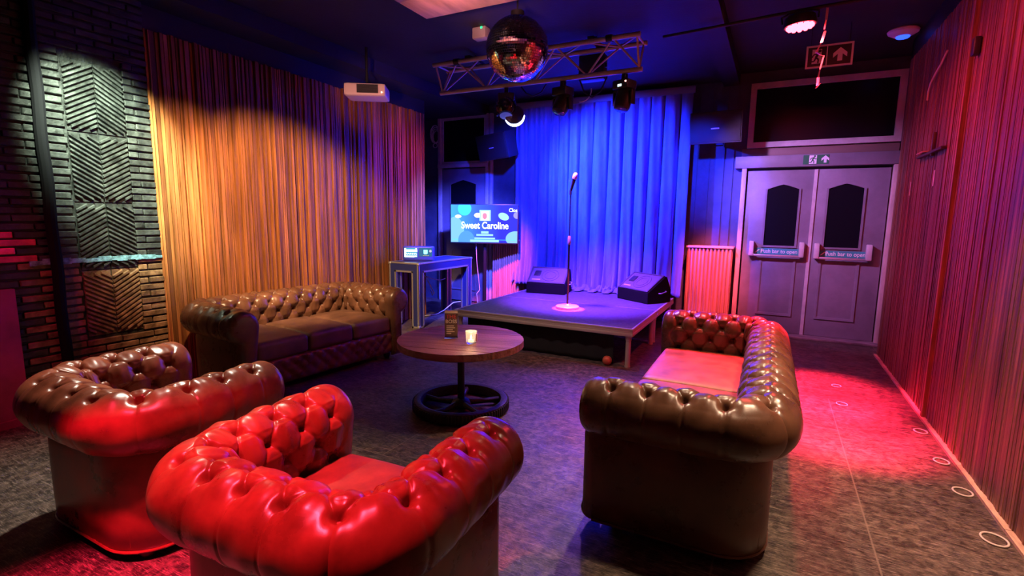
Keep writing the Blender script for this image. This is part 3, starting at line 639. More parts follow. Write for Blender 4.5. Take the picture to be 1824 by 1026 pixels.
# ------------------------------------------------------------------ television
def tv():
    t = thing('television', 'flat television on a pole stand showing the song title Sweet Caroline', 'television', (-3.83, 6.50, 0), R(20))
    w_ = 1.03; h_ = .585; zc = 1.295; y = -.03
    MB().bbox(-w_/2, w_/2, y, .02, zc-h_/2, zc+h_/2, .006).build('casing', BLKP, t)
    m = bpy.data.materials.new('television_picture'); m.use_nodes = True; nt = m.node_tree; N = nt.nodes; L = nt.links; b = N['Principled BSDF']; b.inputs['Base Color'].default_value = (0,0,0,1); b.inputs['Roughness'].default_value = .25
    tc = N.new('ShaderNodeTexCoord'); sp = N.new('ShaderNodeSeparateXYZ'); L.new(tc.outputs['Object'], sp.inputs[0])
    mr = N.new('ShaderNodeMapRange'); mr.inputs['From Min'].default_value = -w_/2; mr.inputs['From Max'].default_value = w_/2; L.new(sp.outputs['X'], mr.inputs['Value'])
    rp = N.new('ShaderNodeValToRGB'); e = rp.color_ramp.elements; e[0].color = (.08,.50,.95,1); e[1].color = (.035,.04,.80,1); e[1].position = .75; k = rp.color_ramp.elements.new(.4); k.color = (.06,.16,.85,1)
    L.new(mr.outputs['Result'], rp.inputs['Fac']); L.new(rp.outputs['Color'], b.inputs['Emission Color']); b.inputs['Emission Strength'].default_value = 1.15
    x0, x1, z0, z1 = -w_/2+.014, w_/2-.014, zc-h_/2+.018, zc+h_/2-.014
    scr = MB().box(x0, x1, y-.002, y, z0, z1).build('screen', m, t, smooth=0)
    def at(px, py): return ((px-225)/(1258-225)*(x1-x0)+x0, z1-(py-212)/(785-212)*(z1-z0))     # place on the picture
    def blob(name, px, py, rx, rz, mt, rot=0, clip=True, layer=1):
        cx, cz = at(px, py); sx = (x1-x0)/1033; pts = []
        for i in range(48):
            a = 2*PI*i/48; ux = rx*sx*math.cos(a); uz = rz*sx*math.sin(a)
            X = cx+ux*math.cos(rot)-uz*math.sin(rot); Z = cz+ux*math.sin(rot)+uz*math.cos(rot)
            pts.append((max(x0, min(x1, X)), max(z0, min(z1, Z))))
        return MB().prism(pts, y-.002-.0012*layer, y-.002-.0012*layer+.001).build(name, mt, scr, smooth=0)
    TEAL = emis('picture_teal', (.06,.75,.9), 1.3); SKY = emis('picture_sky', (.22,.55,1), 1.25); PALE = emis('picture_pale', (.35,.75,1), 1.2); WH = emis('picture_white', (.85,1,1), 2.0); LAV = emis('picture_lavender', (.35,.35,.95), 1.1)
    blob('picture_bubble', 440, 270, 105, 105, TEAL); blob('picture_bubble', 1045, 385, 84, 54, PALE, -.35); blob('picture_bubble', 1245, 365, 50, 50, LAV)
    blob('picture_hill', 285, 640, 150, 240, SKY, layer=1); blob('picture_hill', 470, 760, 130, 150, emis('picture_blue', (.10,.36,1), 1.15), layer=2); blob('picture_hill', 1230, 720, 150, 115, SKY)
    blob('picture_glow', 340, 390, 50, 26, emis('picture_glow', (.8,.8,1), 1.6), layer=2); blob('picture_glow', 645, 370, 55, 36, emis('picture_glow_pink', (1,.85,1), 1.9), layer=2)
    def rect(name, a, b_, c_, d_, mt, layer=2):
        xa, za = at(a, d_); xb, zb = at(c_, b_); return MB().box(xa, xb, y-.003-.0012*layer, y-.002-.0012*layer, za, zb).build(name, mt, scr, smooth=0)
    rect('app_icon', 675, 290, 845, 452, emis('icon_cyan', (.35,.9,1), 1.7)); rect('icon_inner', 700, 310, 820, 450, emis('icon_white', (.8,1,1), 1.8), 3)
    blob('icon_microphone', 755, 380, 36, 48, emis('icon_red', (.9,.25,.35), 1.2), layer=5)
    x, z = at(755, 528); text('Sweet Caroline', .142, WH, scr, (x, y-.006, z), off=.0030, sx=.80, name='song_title')
    rect('caption_line', 700, 612, 815, 648, PALE)
    for a in ((625,655,885,683), (595,708,915,733), (528,742,975,778)): rect('caption_line', *a, PALE)
    rect('progress_line', 250, 738, 1240, 745, TEAL, 1)
    x, z = at(1190, 290); text('Clos', .075, WH, scr, (x, y-.006, z), off=.001, name='corner_caption', sx=.9)
    MB().cyl((.0,.06,.03), (.0,.06,1.25), .026, 16).build('pole', BLKM, t)
    MB().bbox(-.28, .28, -.10, .26, 0, .03, .006).build('foot_plate', BLKM, t)
    MB().bbox(-.15, .15, .018, .06, 1.15, 1.40, .006).build('wall_bracket', BLKM, t)
    MB().tube([(-.13,.03,1.0), (-.12,.05,.7), (-.09,.05,.45), (-.07,.03,.30), (-.10,-.06,.25), (-.07,-.08,.05)], .005).build('power_cable', ROPE, t)
tv()

# ------------------------------------------------------------------ chesterfields
BUTTONS = {}
def chesterfield(name, label, cat, loc, rz, W, D, ncush, leather, seat, res, group=None, su0=.15, rail_tuft=False, puffy=1.0):
    t = thing(name, label, cat, loc, rz, group)
    ZC, RR, NI, NO = .577, .124, -.088, .03
    a = W/2-NO; b = D/2-NO; fy = D/2; rc = .17
    L1 = fy+b-rc; LA = PI/2*rc; L2 = 2*a-2*rc; S = 2*L1+2*LA+L2
    def path(s):
        s = np.asarray(s, float); x = np.zeros_like(s); y = np.zeros_like(s); tx = np.zeros_like(s); ty = np.zeros_like(s)
        m = s <= L1; x[m] = -a; y[m] = fy-s[m]; ty[m] = -1
        m = (s > L1) & (s <= L1+LA); q = (s[m]-L1)/rc; x[m] = -a+rc-rc*np.cos(q); y[m] = -b+rc-rc*np.sin(q); tx[m] = np.sin(q); ty[m] = -np.cos(q)
        m = (s > L1+LA) & (s <= L1+LA+L2); x[m] = -a+rc+(s[m]-L1-LA); y[m] = -b; tx[m] = 1
        m = (s > L1+LA+L2) & (s <= L1+2*LA+L2); q = (s[m]-L1-LA-L2)/rc; x[m] = a-rc+rc*np.sin(q); y[m] = -b+rc-rc*np.cos(q); tx[m] = np.cos(q); ty[m] = np.sin(q)
        m = s > L1+2*LA+L2; x[m] = a; y[m] = -b+rc+(s[m]-L1-2*LA-L2); ty[m] = 1
        return x, y, ty, -tx      # position, outward normal
    # profile
    A0, A1 = R(195), R(-78)
    p0 = np.array([NI, .27]); p1 = np.array([RR*math.cos(A0), ZC+RR*math.sin(A0)])
    l1 = np.linalg.norm(p1-p0); l2 = (A0-A1)*RR; V = l1+l2
    nv = int(V/res); v = np.linspace(0, V, nv)
    pn = np.where(v < l1, p0[0]+(p1[0]-p0[0])*v/l1, RR*np.cos(A0-(v-l1)/RR)); pz = np.where(v < l1, p0[1]+(p1[1]-p0[1])*v/l1, ZC+RR*np.sin(A0-(v-l1)/RR))
    gn = np.gradient(pn, v); gz = np.gradient(pz, v); nn = -gz; nz_ = gn; ln = np.hypot(nn, nz_); nn /= ln; nz_ /= ln
    vt = l1+(A0-R(68))*RR; sv = .098
    su = S/round(S/su0)
    def disp(s, vv):
        p = s/su-.5; q = (vt-vv)/(2*sv); q = np.maximum(q, 0)
        e1 = np.abs((p+q)-np.round(p+q)); e2 = np.abs((p-q)-np.round(p-q))
        puff = (np.sin(PI*e1)*np.sin(PI*e2))**.36
        # nearest button
        row = np.round(q*2); row = np.clip(row, 0, 5)
        off = np.where(np.mod(row, 2) == 1, .5, 0); col = np.round(p-off)+off
        ds = (p-col)*su; dv = vv-(vt-row*sv); dd = np.hypot(ds, dv)
        above = np.clip((vv-vt)/.05, 0, 1)          # outward past the top row: only shallow pleats
        amp = .0105*(1-above)**1.2+.0018
        pl = amp*puff*puffy
        ec = np.abs(p-np.round(p))*su
        seam = np.where(vv > vt, .0050*np.exp(-(ec/.0042)**2)*(1-above*.35), .0045*np.exp(-(np.minimum(e1, e2)*su/.007)**2))
        d = pl - .014*np.exp(-(dd/.044)**2) - .027*np.exp(-(dd/.0150)**2) - seam
        d += .0022*np.sin(p*7.3+vv*31)*np.sin(p*3.1-vv*17) + .0016*np.sin(ds*170)*np.exp(-(dd/.06)**2)*np.minimum(1, dd/.02)
        end = np.clip(np.minimum(s, S-s)/.05, 0, 1); end = end*end*(3-2*end)
        bot = np.clip((V-vv)/.05, 0, 1)
        return d*end*bot + .0*(1-end)
    ns = int(S/res)
    def surf(s, vi=None):
        s = np.asarray(s, float); x, y, nx, ny = path(s)
        SS, VV = np.meshgrid(s, v, indexing='ij'); d = disp(SS, VV)
        off = pn[None, :]+nn[None, :]*d; z = pz[None, :]+nz_[None, :]*d
        # keep the inner face from folding over itself in the corners
        return np.stack([x[:, None]+nx[:, None]*off, y[:, None]+ny[:, None]*off, z], -1)
    k1 = round((L1+LA*.5)/su-.5+.0); sA = (k1+.5)*su; sB = S-sA
    parts = []
    for nm, s0, s1 in (('armrest', 0, sA), ('backrest', sA, sB), ('armrest', sB, S)):
        n = max(8, int((s1-s0)/res)); P = surf(np.linspace(s0, s1, n))
        o = MB().grid(P, True).build(nm, leather, t, smooth=180); parts.append((o, s0, s1))
    # buttons
    if leather.name not in BUTTONS:
        bm = MB().lathe([(.0125,-.003),(.0125,.001),(.010,.004),(.005,.006),(0,.0065)], 12); o = bm.build('button', leather, smooth=180); BUTTONS[leather.name] = o.data; bpy.data.objects.remove(o)
    me = BUTTONS[leather.name]
    nrow = 5
    for r_ in range(nrow):
        k = 0
        while True:
            s = (k+.5+(.5 if r_ % 2 else 0))*su; k += 1
            if s > S-.03: break
            vv = vt-r_*sv; i = int(np.argmin(np.abs(v-vv)))
            x, y, nx, ny = path(np.array([s])); d = float(disp(np.array([[s]]), np.array([[vv]]))[0, 0])
            o_ = float(np.interp(vv, v, pn)); z_ = float(np.interp(vv, v, pz)); n1 = nn[i]; n2 = nz_[i]
            pos = Vector((x[0]+nx[0]*(o_+n1*d), y[0]+ny[0]*(o_+n1*d), z_+n2*d)); nor = Vector((nx[0]*n1, ny[0]*n1, n2))
            par = next((p for p in parts if p[1] <= s <= p[2]), parts[1])[0]
            bo = bpy.data.objects.new('button', me); bo.location = pos+nor*.0005; bo.rotation_mode = 'QUATERNION'; bo.rotation_quaternion = nor.to_track_quat('Z', 'Y'); link(bo, par)
    # rounded arm fronts
    outl = [(NI, .045)]+[(NI, .045+(.27-.045)*k/5) for k in range(1, 5)]+[(pn[i], pz[i]) for i in range(0, nv, 3)]+[(pn[-1], pz[-1])]+[(NO, .44-(.44-.045)*k/6) for k in range(7)]
    O = np.array(outl); 
    tg = np.roll(O, -1, 0)-np.roll(O, 1, 0); nr = np.stack([-tg[:, 1], tg[:, 0]], 1); nr /= np.linalg.norm(nr, axis=1)[:, None]
    ins = [(0,-.004),(.0,.012),(.004,.026),(.012,.040),(.024,.051),(.040,.057),(.052,.058)]
    for ai, s in ((0, 0.0), (2, S)):
        x, y, nx, ny = path(np.array([s])); rings = []
        for dlt, fw in ins:
            Q = O - nr*dlt
            # shrink evenly toward the mid-line where the inset would cross
            rings.append([(x[0]+nx[0]*q[0], y[0]+fw, q[1]) for q in Q])
        rn = np.array(rings); m = MB(); n = len(O)
        vs = rn.reshape(-1, 3).tolist(); fs = []
        for i in range(len(ins)-1):
            for j in range(n):
                kk = (j+1) % n; q = (i*n+j, i*n+kk, (i+1)*n+kk, (i+1)*n+j); fs.append(q if ai == 0 else q[::-1])
        last = tuple((len(ins)-1)*n+j for j in range(n)); fs.append(last if ai == 0 else last[::-1])
        m.add(vs, fs); m.build('arm_front', leather, parts[ai][0], smooth=60)
    # flat outer panel below the roll
    n = int(S/.02); s = np.linspace(0, S, n); x, y, nx, ny = path(s); zz = np.array([.040, .052, .15, .3, .42, .48]); oo = np.array([NO-.012, NO, NO+.002, NO+.002, NO, NO-.01])
    P = np.stack([x[:, None]+nx[:, None]*oo, y[:, None]+ny[:, None]*oo, np.broadcast_to(zz, (n, 6))], -1)
    MB().grid(P, True).build('outer_panel', leather, t, smooth=180)
    m = MB(); m.tube([(x[i]+nx[i]*NO, y[i]+ny[i]*NO, .044) for i in range(0, n, 2)], .007, 6); m.build('base_piping', leather, t)
    # seat base and tufted front rail
    ia = a+NI-.004
    m = MB().box(-ia-.03, ia+.03, -b, fy-.02, .065, .27); rail = m.build('seat_base', leather, t, smooth=0)
    nxr, nzr = int(2*ia/.012), 18; xs = np.linspace(-ia, ia, nxr); zs = np.linspace(.068, .285, nzr)
    X, Z = np.meshgrid(xs, zs, indexing='ij')
    if rail_tuft:
        p = X/.11; q = (Z-.175)/.11; e1 = np.abs((p+q)-np.round(p+q)); e2 = np.abs((p-q)-np.round(p-q)); dsp = .016*(np.sin(PI*e1)*np.sin(PI*e2))**.45
    else: dsp = .004*np.sin(X*9)*np.sin(Z*20)
    edge = np.clip(np.minimum(Z-.068, .285-Z)/.03, 0, 1)**.5
    Pp = np.stack([X, fy-.012+edge*.014+dsp*edge, Z], -1)
    MB().grid(Pp, True).build('front_rail', leather, t, smooth=180)
    cw = 2*ia/ncush
    for k in range(ncush):
        c_ = MB().rbox(-ia+cw*(k+.5), (-b-NI+fy+.02)/2, .355, cw/2-.003, (fy+.02+b+NI)/2, .075, .034, crown=.024, n=18, wob=.004)
        cu = c_.build('seat_cushion', seat, t, smooth=180)
        m = MB()
        for z in (.405, .305):
            hx = cw/2-.008; y0, y1 = -b-NI+.012, fy+.013; xc = -ia+cw*(k+.5); rr_ = .03; pts = []
            for (cx, cy, s0) in ((xc+hx-rr_, y1-rr_, 0), (xc-hx+rr_, y1-rr_, 90), (xc-hx+rr_, y0+rr_, 180), (xc+hx-rr_, y0+rr_, 270)):
                for j in range(6): an = R(s0+j*18); pts.append((cx+rr_*math.cos(an), cy+rr_*math.sin(an), z))
            m.tube(pts, .006, 6, True)
        m.build('piping', seat, cu)
    FM = BLKM
    for sx in (-1, 1):
        for sy in (-1, 1):
            m = MB().lathe([(0,0),(.022,0),(.034,.02),(.036,.04),(.028,.066),(0,.066)], 18, Matrix.Translation((sx*(W/2-.09), sy*(D/2-.09), 0))); m.build('foot', mat('dark_turned_foot', (.03,.018,.012), .4), t)
    return t
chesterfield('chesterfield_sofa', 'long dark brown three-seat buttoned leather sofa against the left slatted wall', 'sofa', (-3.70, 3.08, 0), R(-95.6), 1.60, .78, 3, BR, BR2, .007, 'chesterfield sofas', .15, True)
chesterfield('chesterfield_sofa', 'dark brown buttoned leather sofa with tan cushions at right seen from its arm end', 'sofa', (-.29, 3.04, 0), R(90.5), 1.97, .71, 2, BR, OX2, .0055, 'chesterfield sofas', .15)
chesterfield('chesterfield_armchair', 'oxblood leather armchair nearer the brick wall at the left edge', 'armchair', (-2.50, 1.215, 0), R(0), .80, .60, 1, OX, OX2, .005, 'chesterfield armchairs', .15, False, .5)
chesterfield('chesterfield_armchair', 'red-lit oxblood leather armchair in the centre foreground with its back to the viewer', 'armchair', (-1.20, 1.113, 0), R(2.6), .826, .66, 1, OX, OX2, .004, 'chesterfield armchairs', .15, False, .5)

# ------------------------------------------------------------------ cable-drum table
def drum_table():
    t = thing('drum_table', 'round rustic wood plank table on a black iron wheel base', 'table', (-1.955, 2.995, 0), R(14))
    WD = mat('rough_red_brown_wood', (.20,.065,.040), .55, col2=(.48,.21,.14), vscale=(2.2,26,26), bump=.35, bscale=70, vpos=(.3,.75), tint=True)
    m = MB(); rad = .457; H = .525; th = .046; n = 7; wpl = 2*rad/n
    for k in range(n):
        y0 = -rad+k*wpl+.0015; y1 = y0+wpl-.003; pts = []
        ang0 = math.asin(max(-1, min(1, y0/rad))); ang1 = math.asin(max(-1, min(1, y1/rad)))
        jz = random.uniform(-.0015,.0015); m.tint = random.uniform(.8,1.2)
        for i in range(13): an = ang0+(ang1-ang0)*i/12; q = rad-(.004*random.random()); pts.append((q*math.cos(an), q*math.sin(an)))
        for i in range(13): an = ang1+(ang0-ang1)*i/12; q = rad-(.004*random.random()); pts.append((-q*math.cos(an), q*math.sin(an)))
        nn_ = len(pts); v = [(x, y, H-th) for x, y in pts]+[(x*.997, y, H+jz) for x, y in pts]
        m.add(v, [tuple(range(nn_-1,-1,-1)), tuple(range(nn_, 2*nn_))]+[(i, (i+1)%nn_, nn_+(i+1)%nn_, nn_+i) for i in range(nn_)])
    m.build('tabletop', WD, t, smooth=0)
    MB().lathe([(0,H-th-.022),(.39,H-th-.022),(.42,H-th-.01),(.42,H-th-.001),(0,H-th-.001)], 48).build('under_rim', BLKM, t)
    MB().cyl((0,0,.05), (0,0,H-th-.02), .026, 20).build('column', BLKM, t)
    IR = mat('rusty_black_iron', (.022,.018,.016), .55, var=.5, vscale=(12,12,12), bump=.3, bscale=60)
    m = MB().lathe([(.285,.008),(.325,.0),(.345,.010),(.350,.05),(.340,.075),(.320,.082),(.295,.076),(.285,.05)], 64, closed=True)
    wh = m.build('wheel_rim', IR, t)
    for k in range(72):
        pass
    m = MB()
    for k in range(90): an = 2*PI*k/90; m.bbox(-.006, .006, .340, .355, .012, .07, .003, Matrix.Rotation(an, 4, 'Z'), 1)
    m.build('tyre_tread', IR, wh)
    MB().lathe([(0,.01),(.06,.01),(.075,.03),(.06,.06),(.035,.075),(0,.075)], 28).build('hub', IR, t)
    for k in range(5):
        an = 2*PI*k/5+.5; m = MB(); m.tube([(.04*math.cos(an), .04*math.sin(an), .04), (.17*math.cos(an+.05), .17*math.sin(an+.05), .034), (.295*math.cos(an), .295*math.sin(an), .04)], [.024,.018,.022], 10); m.build('spoke', IR, t)
drum_table()
GL = mat('clear_glass', (.95,.97,.97), .05, trans=1, spec=.5)
def tealight_glass():
    t = thing('candle_holder', 'clear glass holder with a lit tealight on the round wooden table', 'candle', (-1.81, 2.90, .527))
    MB().lathe([(0,0),(.033,0),(.036,.004),(.040,.085),(.0405,.087),(.038,.087),(.034,.014),(0,.012)], 32).build('glass_cup', mat('frosted_glass', (.95,.93,.88), .18, trans=.85), t)
    MB().lathe([(0,.0135),(.019,.0135),(.019,.030),(.0175,.030),(.0175,.026),(0,.026)], 24).build('tealight', mat('tealight_wax', (.9,.85,.75), .5, emit=(1,.75,.4), es=1.6), t)
    MB().lathe([(0,.030),(.003,.033),(.0055,.042),(.004,.053),(0,.066)], 14).build('flame', emis('candle_flame', (1,.72,.34), 60), t, smooth=180)
    MB().bbox(.040, .048, -.010, .012, .02, .075, .004).build('handle', mat('cup_handle', (.75,.6,.5), .3), t)
    d = bpy.data.lights.new('candle_light', 'POINT'); d.color = (1,.6,.25); d.energy = 1.6; d.shadow_soft_size = .02; o = bpy.data.objects.new('candle_light', d); link(o); o.location = (-1.81, 2.90, .64)
tealight_glass()
def menu():
    t = thing('menu_stand', 'tall clear drinks card stand reading THE BOSS on the round wooden table', 'menu stand', (-2.02, 2.965, .527), R(30))
    w_ = .098; h_ = .205
    MB().bbox(-w_/2, w_/2, -.032, .032, 0, .006, .002).build('foot', GL, t)
    m = MB(); m.box(-w_/2, w_/2, -.006, -.004, .004, h_); m.box(-w_/2, w_/2, .004, .006, .004, h_); m.build('acrylic_sleeve', GL, t, smooth=0)
    c_ = MB().box(-w_/2+.003, w_/2-.003, -.002, .002, .006, h_-.004).build('card', mat('menu_card', (.10,.045,.045), .5), t, smooth=0)
    CR = mat('card_cream', (.85,.70,.66), .5); RD = mat('card_red', (.75,.06,.06), .5)
    m = MB().box(-w_/2+.003, w_/2-.003, -.0035, -.002, h_-.024, h_-.004); m.build('card_band', CR, c_, smooth=0)
    text('THE', .040, RD, c_, (.0, -.003, h_-.050), off=.0003, ext=.0004); text('BOSS', .036, CR, c_, (.0, -.003, h_-.085), off=.0005, ext=.0004)
    for k, (xa, xb) in enumerate(((-.034,.02),(-.034,.028),(-.034,.012),(-.034,.024),(-.034,.0))):
        MB().box(xa, xb, -.0032, -.002, .085-k*.014, .091-k*.014).build('card_line', CR, c_, smooth=0)
menu()

# ------------------------------------------------------------------ truss and fixtures
def truss():
    X0, X1, Y, Z = -3.40, -1.17, 4.8, 0
    t = thing('lighting_truss', 'triangular aluminium lighting truss hanging over the stage front', 'truss', (X0, Y, 2.75))
    L = X1-X0; zt = .262; hw = .13
    ch = ((0, 0.0), (-hw, zt), (hw, zt))
    for (y, z) in ch:
        m = MB().cyl((0, y, z), (L, y, z), .023, 16); m.build('chord', ALUR, t)
    n = 8; st = L/n
    for (a, b_) in ((0,1),(0,2),(1,2)):
        for k in range(n):
            ya, za = ch[a]; yb, zb = ch[b_]
            if k % 2: ya, za, yb, zb = yb, zb, ya, za
            MB().cyl((k*st+.03, ya, za), ((k+1)*st+.03 if k < n-1 else L-.01, yb, zb), .009, 8).build('brace', ALUR, t)
    for x in (.03, L-.03):
        for (a, b_) in ((0,1),(0,2),(1,2)):
            MB().cyl((x, *ch[a]), (x, *ch[b_]), .010, 8).build('end_frame', ALUR, t)
    for x in (.45, L-.45):
        MB().cyl((x, 0, zt), (x, 0, .345), .008, 8).build('hanger', BLKM, t); m = MB().bbox(x-.03, x+.03, -.16, .16, zt+.015, zt+.04, .004); m.build('hanger_bar', BLKM, t)
    for x in (.30, 1.05, 1.95): MB().lathe([(.024,-.028),(.034,-.028),(.034,.028),(.024,.028)], 16, Matrix.Translation((x,-hw,zt)) @ Matrix.Rotation(PI/2,4,'Y'), closed=True).build('clamp_collar', BLKM, t)
    return t
truss()
def moving_head(label, loc, rz, tilt, drop, red_led=False, round_head=False, lens=None):
    t = thing('moving_head_light', label, 'stage light', loc, rz, 'moving head lights on the truss')
    m = MB().bbox(-.02, .02, -.025, .025, -.05, .011, .004); m.build('hook_clamp', BLKM, t)
    MB().bbox(-.085, .085, -.075, .075, -.13, -.05, .012).build('base', BLKP, t)
    if red_led: MB().rbox(.065, -.076, -.075, .007, .004, .006, .003, n=2).build('indicator_led', emis('red_indicator', (1,.3,.25), 14), t); MB().box(-.02, .02, -.078, -.074, -.112, -.092).build('display', emis('display_white', (.6,.9,1), .0 if False else 2.5), t, smooth=0)
    yk = MB().bbox(-.10, .10, -.03, .03, -.15, -.13, .006); yk.bbox(-.105, -.085, -.032, .032, -.27, -.135, .006); yk.bbox(.085, .105, -.032, .032, -.27, -.135, .006); y_ = yk.build('yoke', BLKP, t)
    mt = Matrix.Translation((0, 0, -drop)) @ Matrix.Rotation(tilt, 4, 'X')
    if round_head: h = MB().lathe([(0,-.11),(.05,-.105),(.09,-.075),(.108,-.02),(.110,.02),(.095,.07),(.07,.10),(0,.105)], 28, mt)
    else: h = MB().lathe([(0,-.115),(.05,-.11),(.072,-.08),(.080,.0),(.078,.09),(.068,.115),(.055,.118),(0,.112)], 24, mt)
    h = h.build('head', mat('gloss_black', (.014,.014,.016), .16, coat=.6) if round_head else BLKP, t)
    MB().lathe([(0,.10),(.062,.112),(.066,.116),(.062,.120),(0,.125)], 24, mt).build('lens', lens or mat('lens_glass', (.03,.03,.05), .05), h, smooth=180)
    return t
BLS = emis('blue_lens', (.10,.10,.6), .5)
mh = moving_head('round black moving head light with a bright crescent rim at the left of the truss', (-2.57, 4.8, 2.715), R(25), R(158), .17, round_head=True, lens=BLS)
Ma = Matrix.Translation((.085, -.03, -.262))
m = MB(); m.tube([Ma @ Vector((.105*math.cos(R(a)), 0, .105*math.sin(R(a)))) for a in range(-150, 2, 4)], [.004+.011*math.sin(PI*i/38) for i in range(38)], 8); m.build('glowing_crescent', emis('crescent_white', (.55,.62,1), 6), mh)
MB().lathe([(0,-.02),(.085,-.018),(.097,-.008),(.097,.008),(.085,.018),(0,.02)], 32, Ma @ Matrix.Rotation(PI/2,4,'X')).build('reflector', mat('blue_gloss', (.03,.03,.10), .15), mh)
moving_head('black moving head light in the middle of the truss beside the mirror ball', (-1.94, 4.8, 2.715), R(-15), R(150), .19)
moving_head('black moving head light with a red indicator lamp at the right end of the truss', (-1.33, 4.8, 2.715), R(-20), R(160), .20, True)
t = thing('par_can', 'square black floodlight fixed behind the truss right of the mirror ball', 'stage light', (-1.71, 4.97, 2.88))
MB().bbox(-.13, .13, -.03, .09, -.13, .11, .012).build('housing', BLKP, t); MB().bbox(-.15, .15, .0, .03, -.02, .02, .004).build('bracket', BLKM, t)
MB().box(-.11, .11, .089, .093, -.11, .09).build('lens', mat('flood_glass', (.03,.03,.06), .1), t, smooth=0)
# cables draped on the truss
for i, (pts, lab) in enumerate((
    ([(-2.40,4.8,2.72),(-2.34,4.79,2.65),(-2.26,4.78,2.61),(-2.17,4.79,2.64),(-2.12,4.8,2.72)], 'black cable looped under the truss beside the middle moving head'),
    ([(-1.77,4.8,2.72),(-1.71,4.78,2.59),(-1.63,4.77,2.54),(-1.55,4.78,2.59),(-1.50,4.8,2.72)], 'black cable drooping between the middle and right moving heads'))):
    tag(MB().tube([Vector(p) for p in pts], .007, 6).build('power_cable', RUB), lab, 'cable')
tag(MB().tube([(-1.76+.10*math.cos(R(a)), 4.83, 2.62+.10*math.sin(R(a))) for a in range(-100, 20, 10)], .005, 6).build('power_cable', ROPE), 'thin white cable loop under the floodlight on the truss', 'cable')

# mirror ball
def mirror_ball():
    Rb = .232; t = thing('mirror_ball', 'large mirrored disco ball hanging in front of the truss', 'mirror ball', (-1.80, 3.52, 2.64))
    MB().lathe([(Rb*.985*math.sin(PI*i/40)+1e-5, -Rb*.985*math.cos(PI*i/40)) for i in range(41)], 48).build('core', BLKM, t, smooth=180)
    m = MB(); rows = 44
    for i in range(rows):
        t0 = PI*(i+.06)/rows; t1 = PI*(i+.94)/rows; tm = (t0+t1)/2; n = max(4, int(2*PI*math.sin(tm)*rows/PI))
        for k in range(n):
            p0 = 2*PI*(k+.05)/n; p1 = 2*PI*(k+.95)/n; c_ = Vector((math.sin(tm)*math.cos((p0+p1)/2), math.sin(tm)*math.sin((p0+p1)/2), -math.cos(tm)))
            v = [Vector((math.sin(a)*math.cos(b_), math.sin(a)*math.sin(b_), -math.cos(a))) for a, b_ in ((t0,p0),(t0,p1),(t1,p1),(t1,p0))]
            tw = Vector((random.gauss(0,.012), random.gauss(0,.012), random.gauss(0,.012)))
            v2 = [x*Rb + c_*((x-c_).dot(tw)*Rb) for x in v]
            m.add(v2, [(0,1,2,3)])
    m.build('mirror_tiles', mat('mirror_glass', (.86,.82,.80), .03, metal=1), t, smooth=0)
    MB().cyl((0,0,Rb-.004),(0,0,Rb+.03),.05,20).build('cap', BLKM, t); MB().cyl((0,0,Rb+.03),(0,0,.53),.006,8).build('hanging_chain', BLKM, t)
    MB().bbox(-.05,.05,-.05,.05,.45,.53,.01).build('motor', BLKP, t)
mirror_ball()
t = thing('ceiling_fitting', 'small white box on the ceiling left of the mirror ball', 'ceiling fitting', (-2.50, 4.17, 3.0))
MB().bbox(-.07,.07,-.05,.05,0,.10,.012)  .build('housing', mat('grey_plastic', (.25,.24,.24), .5), t); MB().rbox(.03,-.05,.085,.012,.006,.010,.005,n=2).build('indicator_led', emis('green_indicator', (.05,1,.4), 1.2), t)

# red LED par on a bar under the ceiling
tag(MB().tube([(-1.0,4.80,3.0),(-.6,4.75,3.0),(.05,4.66,3.0),(.6,4.62,3.0),(XR,4.58,3.0)], .014, 8).build('ceiling_bar', BLKM), 'thin black bar under the ceiling carrying the red lamp', 'bar')
def red_par():
    t = thing('led_par_light', 'glowing red LED par lamp hanging from the ceiling above the right sofa', 'stage light', (.06, 4.66, 2.92), 0, None, (R(2), R(-4), 0))
    MB().lathe([(0,.05),(.08,.05),(.105,.03),(.115,-.02),(.115,-.035),(.105,-.035),(.102,-.030),(0,-.030)], 32).build('housing', BLKP, t)
    y_ = MB(); y_.tube([(-.12,0,0),(-.125,0,.05),(-.06,0,.075),(.06,0,.075),(.125,0,.05),(.12,0,0)], .008, 8); y_.build('yoke', BLKM, t)
    k = 0
    for rr, n in ((.0,1),(.040,6),(.080,12)):
        for i in range(n):
            an = 2*PI*i/n; MB().lathe([(.017,-.030),(.017,-.046),(.011,-.054),(0,-.057)], 12, Matrix.Translation((rr*math.cos(an), rr*math.sin(an), 0))).build('led_lens', E_RED, t, smooth=180)
red_par()
# smoke detector / dome with blue light
t = thing('smoke_detector', 'round pink-lit ceiling disc with a blue light above the right wall corner', 'ceiling disc', (.93, 6.05, CZ))
MB().lathe([(0,0),(.115,0),(.125,-.012),(.118,-.03),(.075,-.055),(.06,-.06),(0,-.06)], 32).build('cover', WHITEP, t); MB().lathe([(.0,-.0595),(.055,-.0595),(.055,-.068),(.045,-.075),(0,-.077)], 24).build('blue_lens', emis('blue_glow', (.02,.06,1), 3), t)

# whitewashed plank raft
def raft():
    t = thing('ceiling_raft', 'pink-lit pale plank raft hanging under the ceiling at the top of the room', 'ceiling panel', (-2.26, 3.03, 2.76))
    for k in range(6):
        b_ = MB().bbox(0.0, 2.2, -.30*(k+1)+.003, -.30*k, 0, .03, .003); b_.build('plank', PLYW, t)
    m = MB().box(.05, 2.15, -1.75, -1.65, .03, .08); m.box(.05, 2.15, -.2, -.1, .03, .08); m.build('batten', PLYW, t, smooth=0)
    for x in (.1, 2.1):
        for y in (-.15, -1.7): MB().cyl((x, y, .07), (x, y, .41), .006, 8).build('hanger', BLKM, t)
raft()
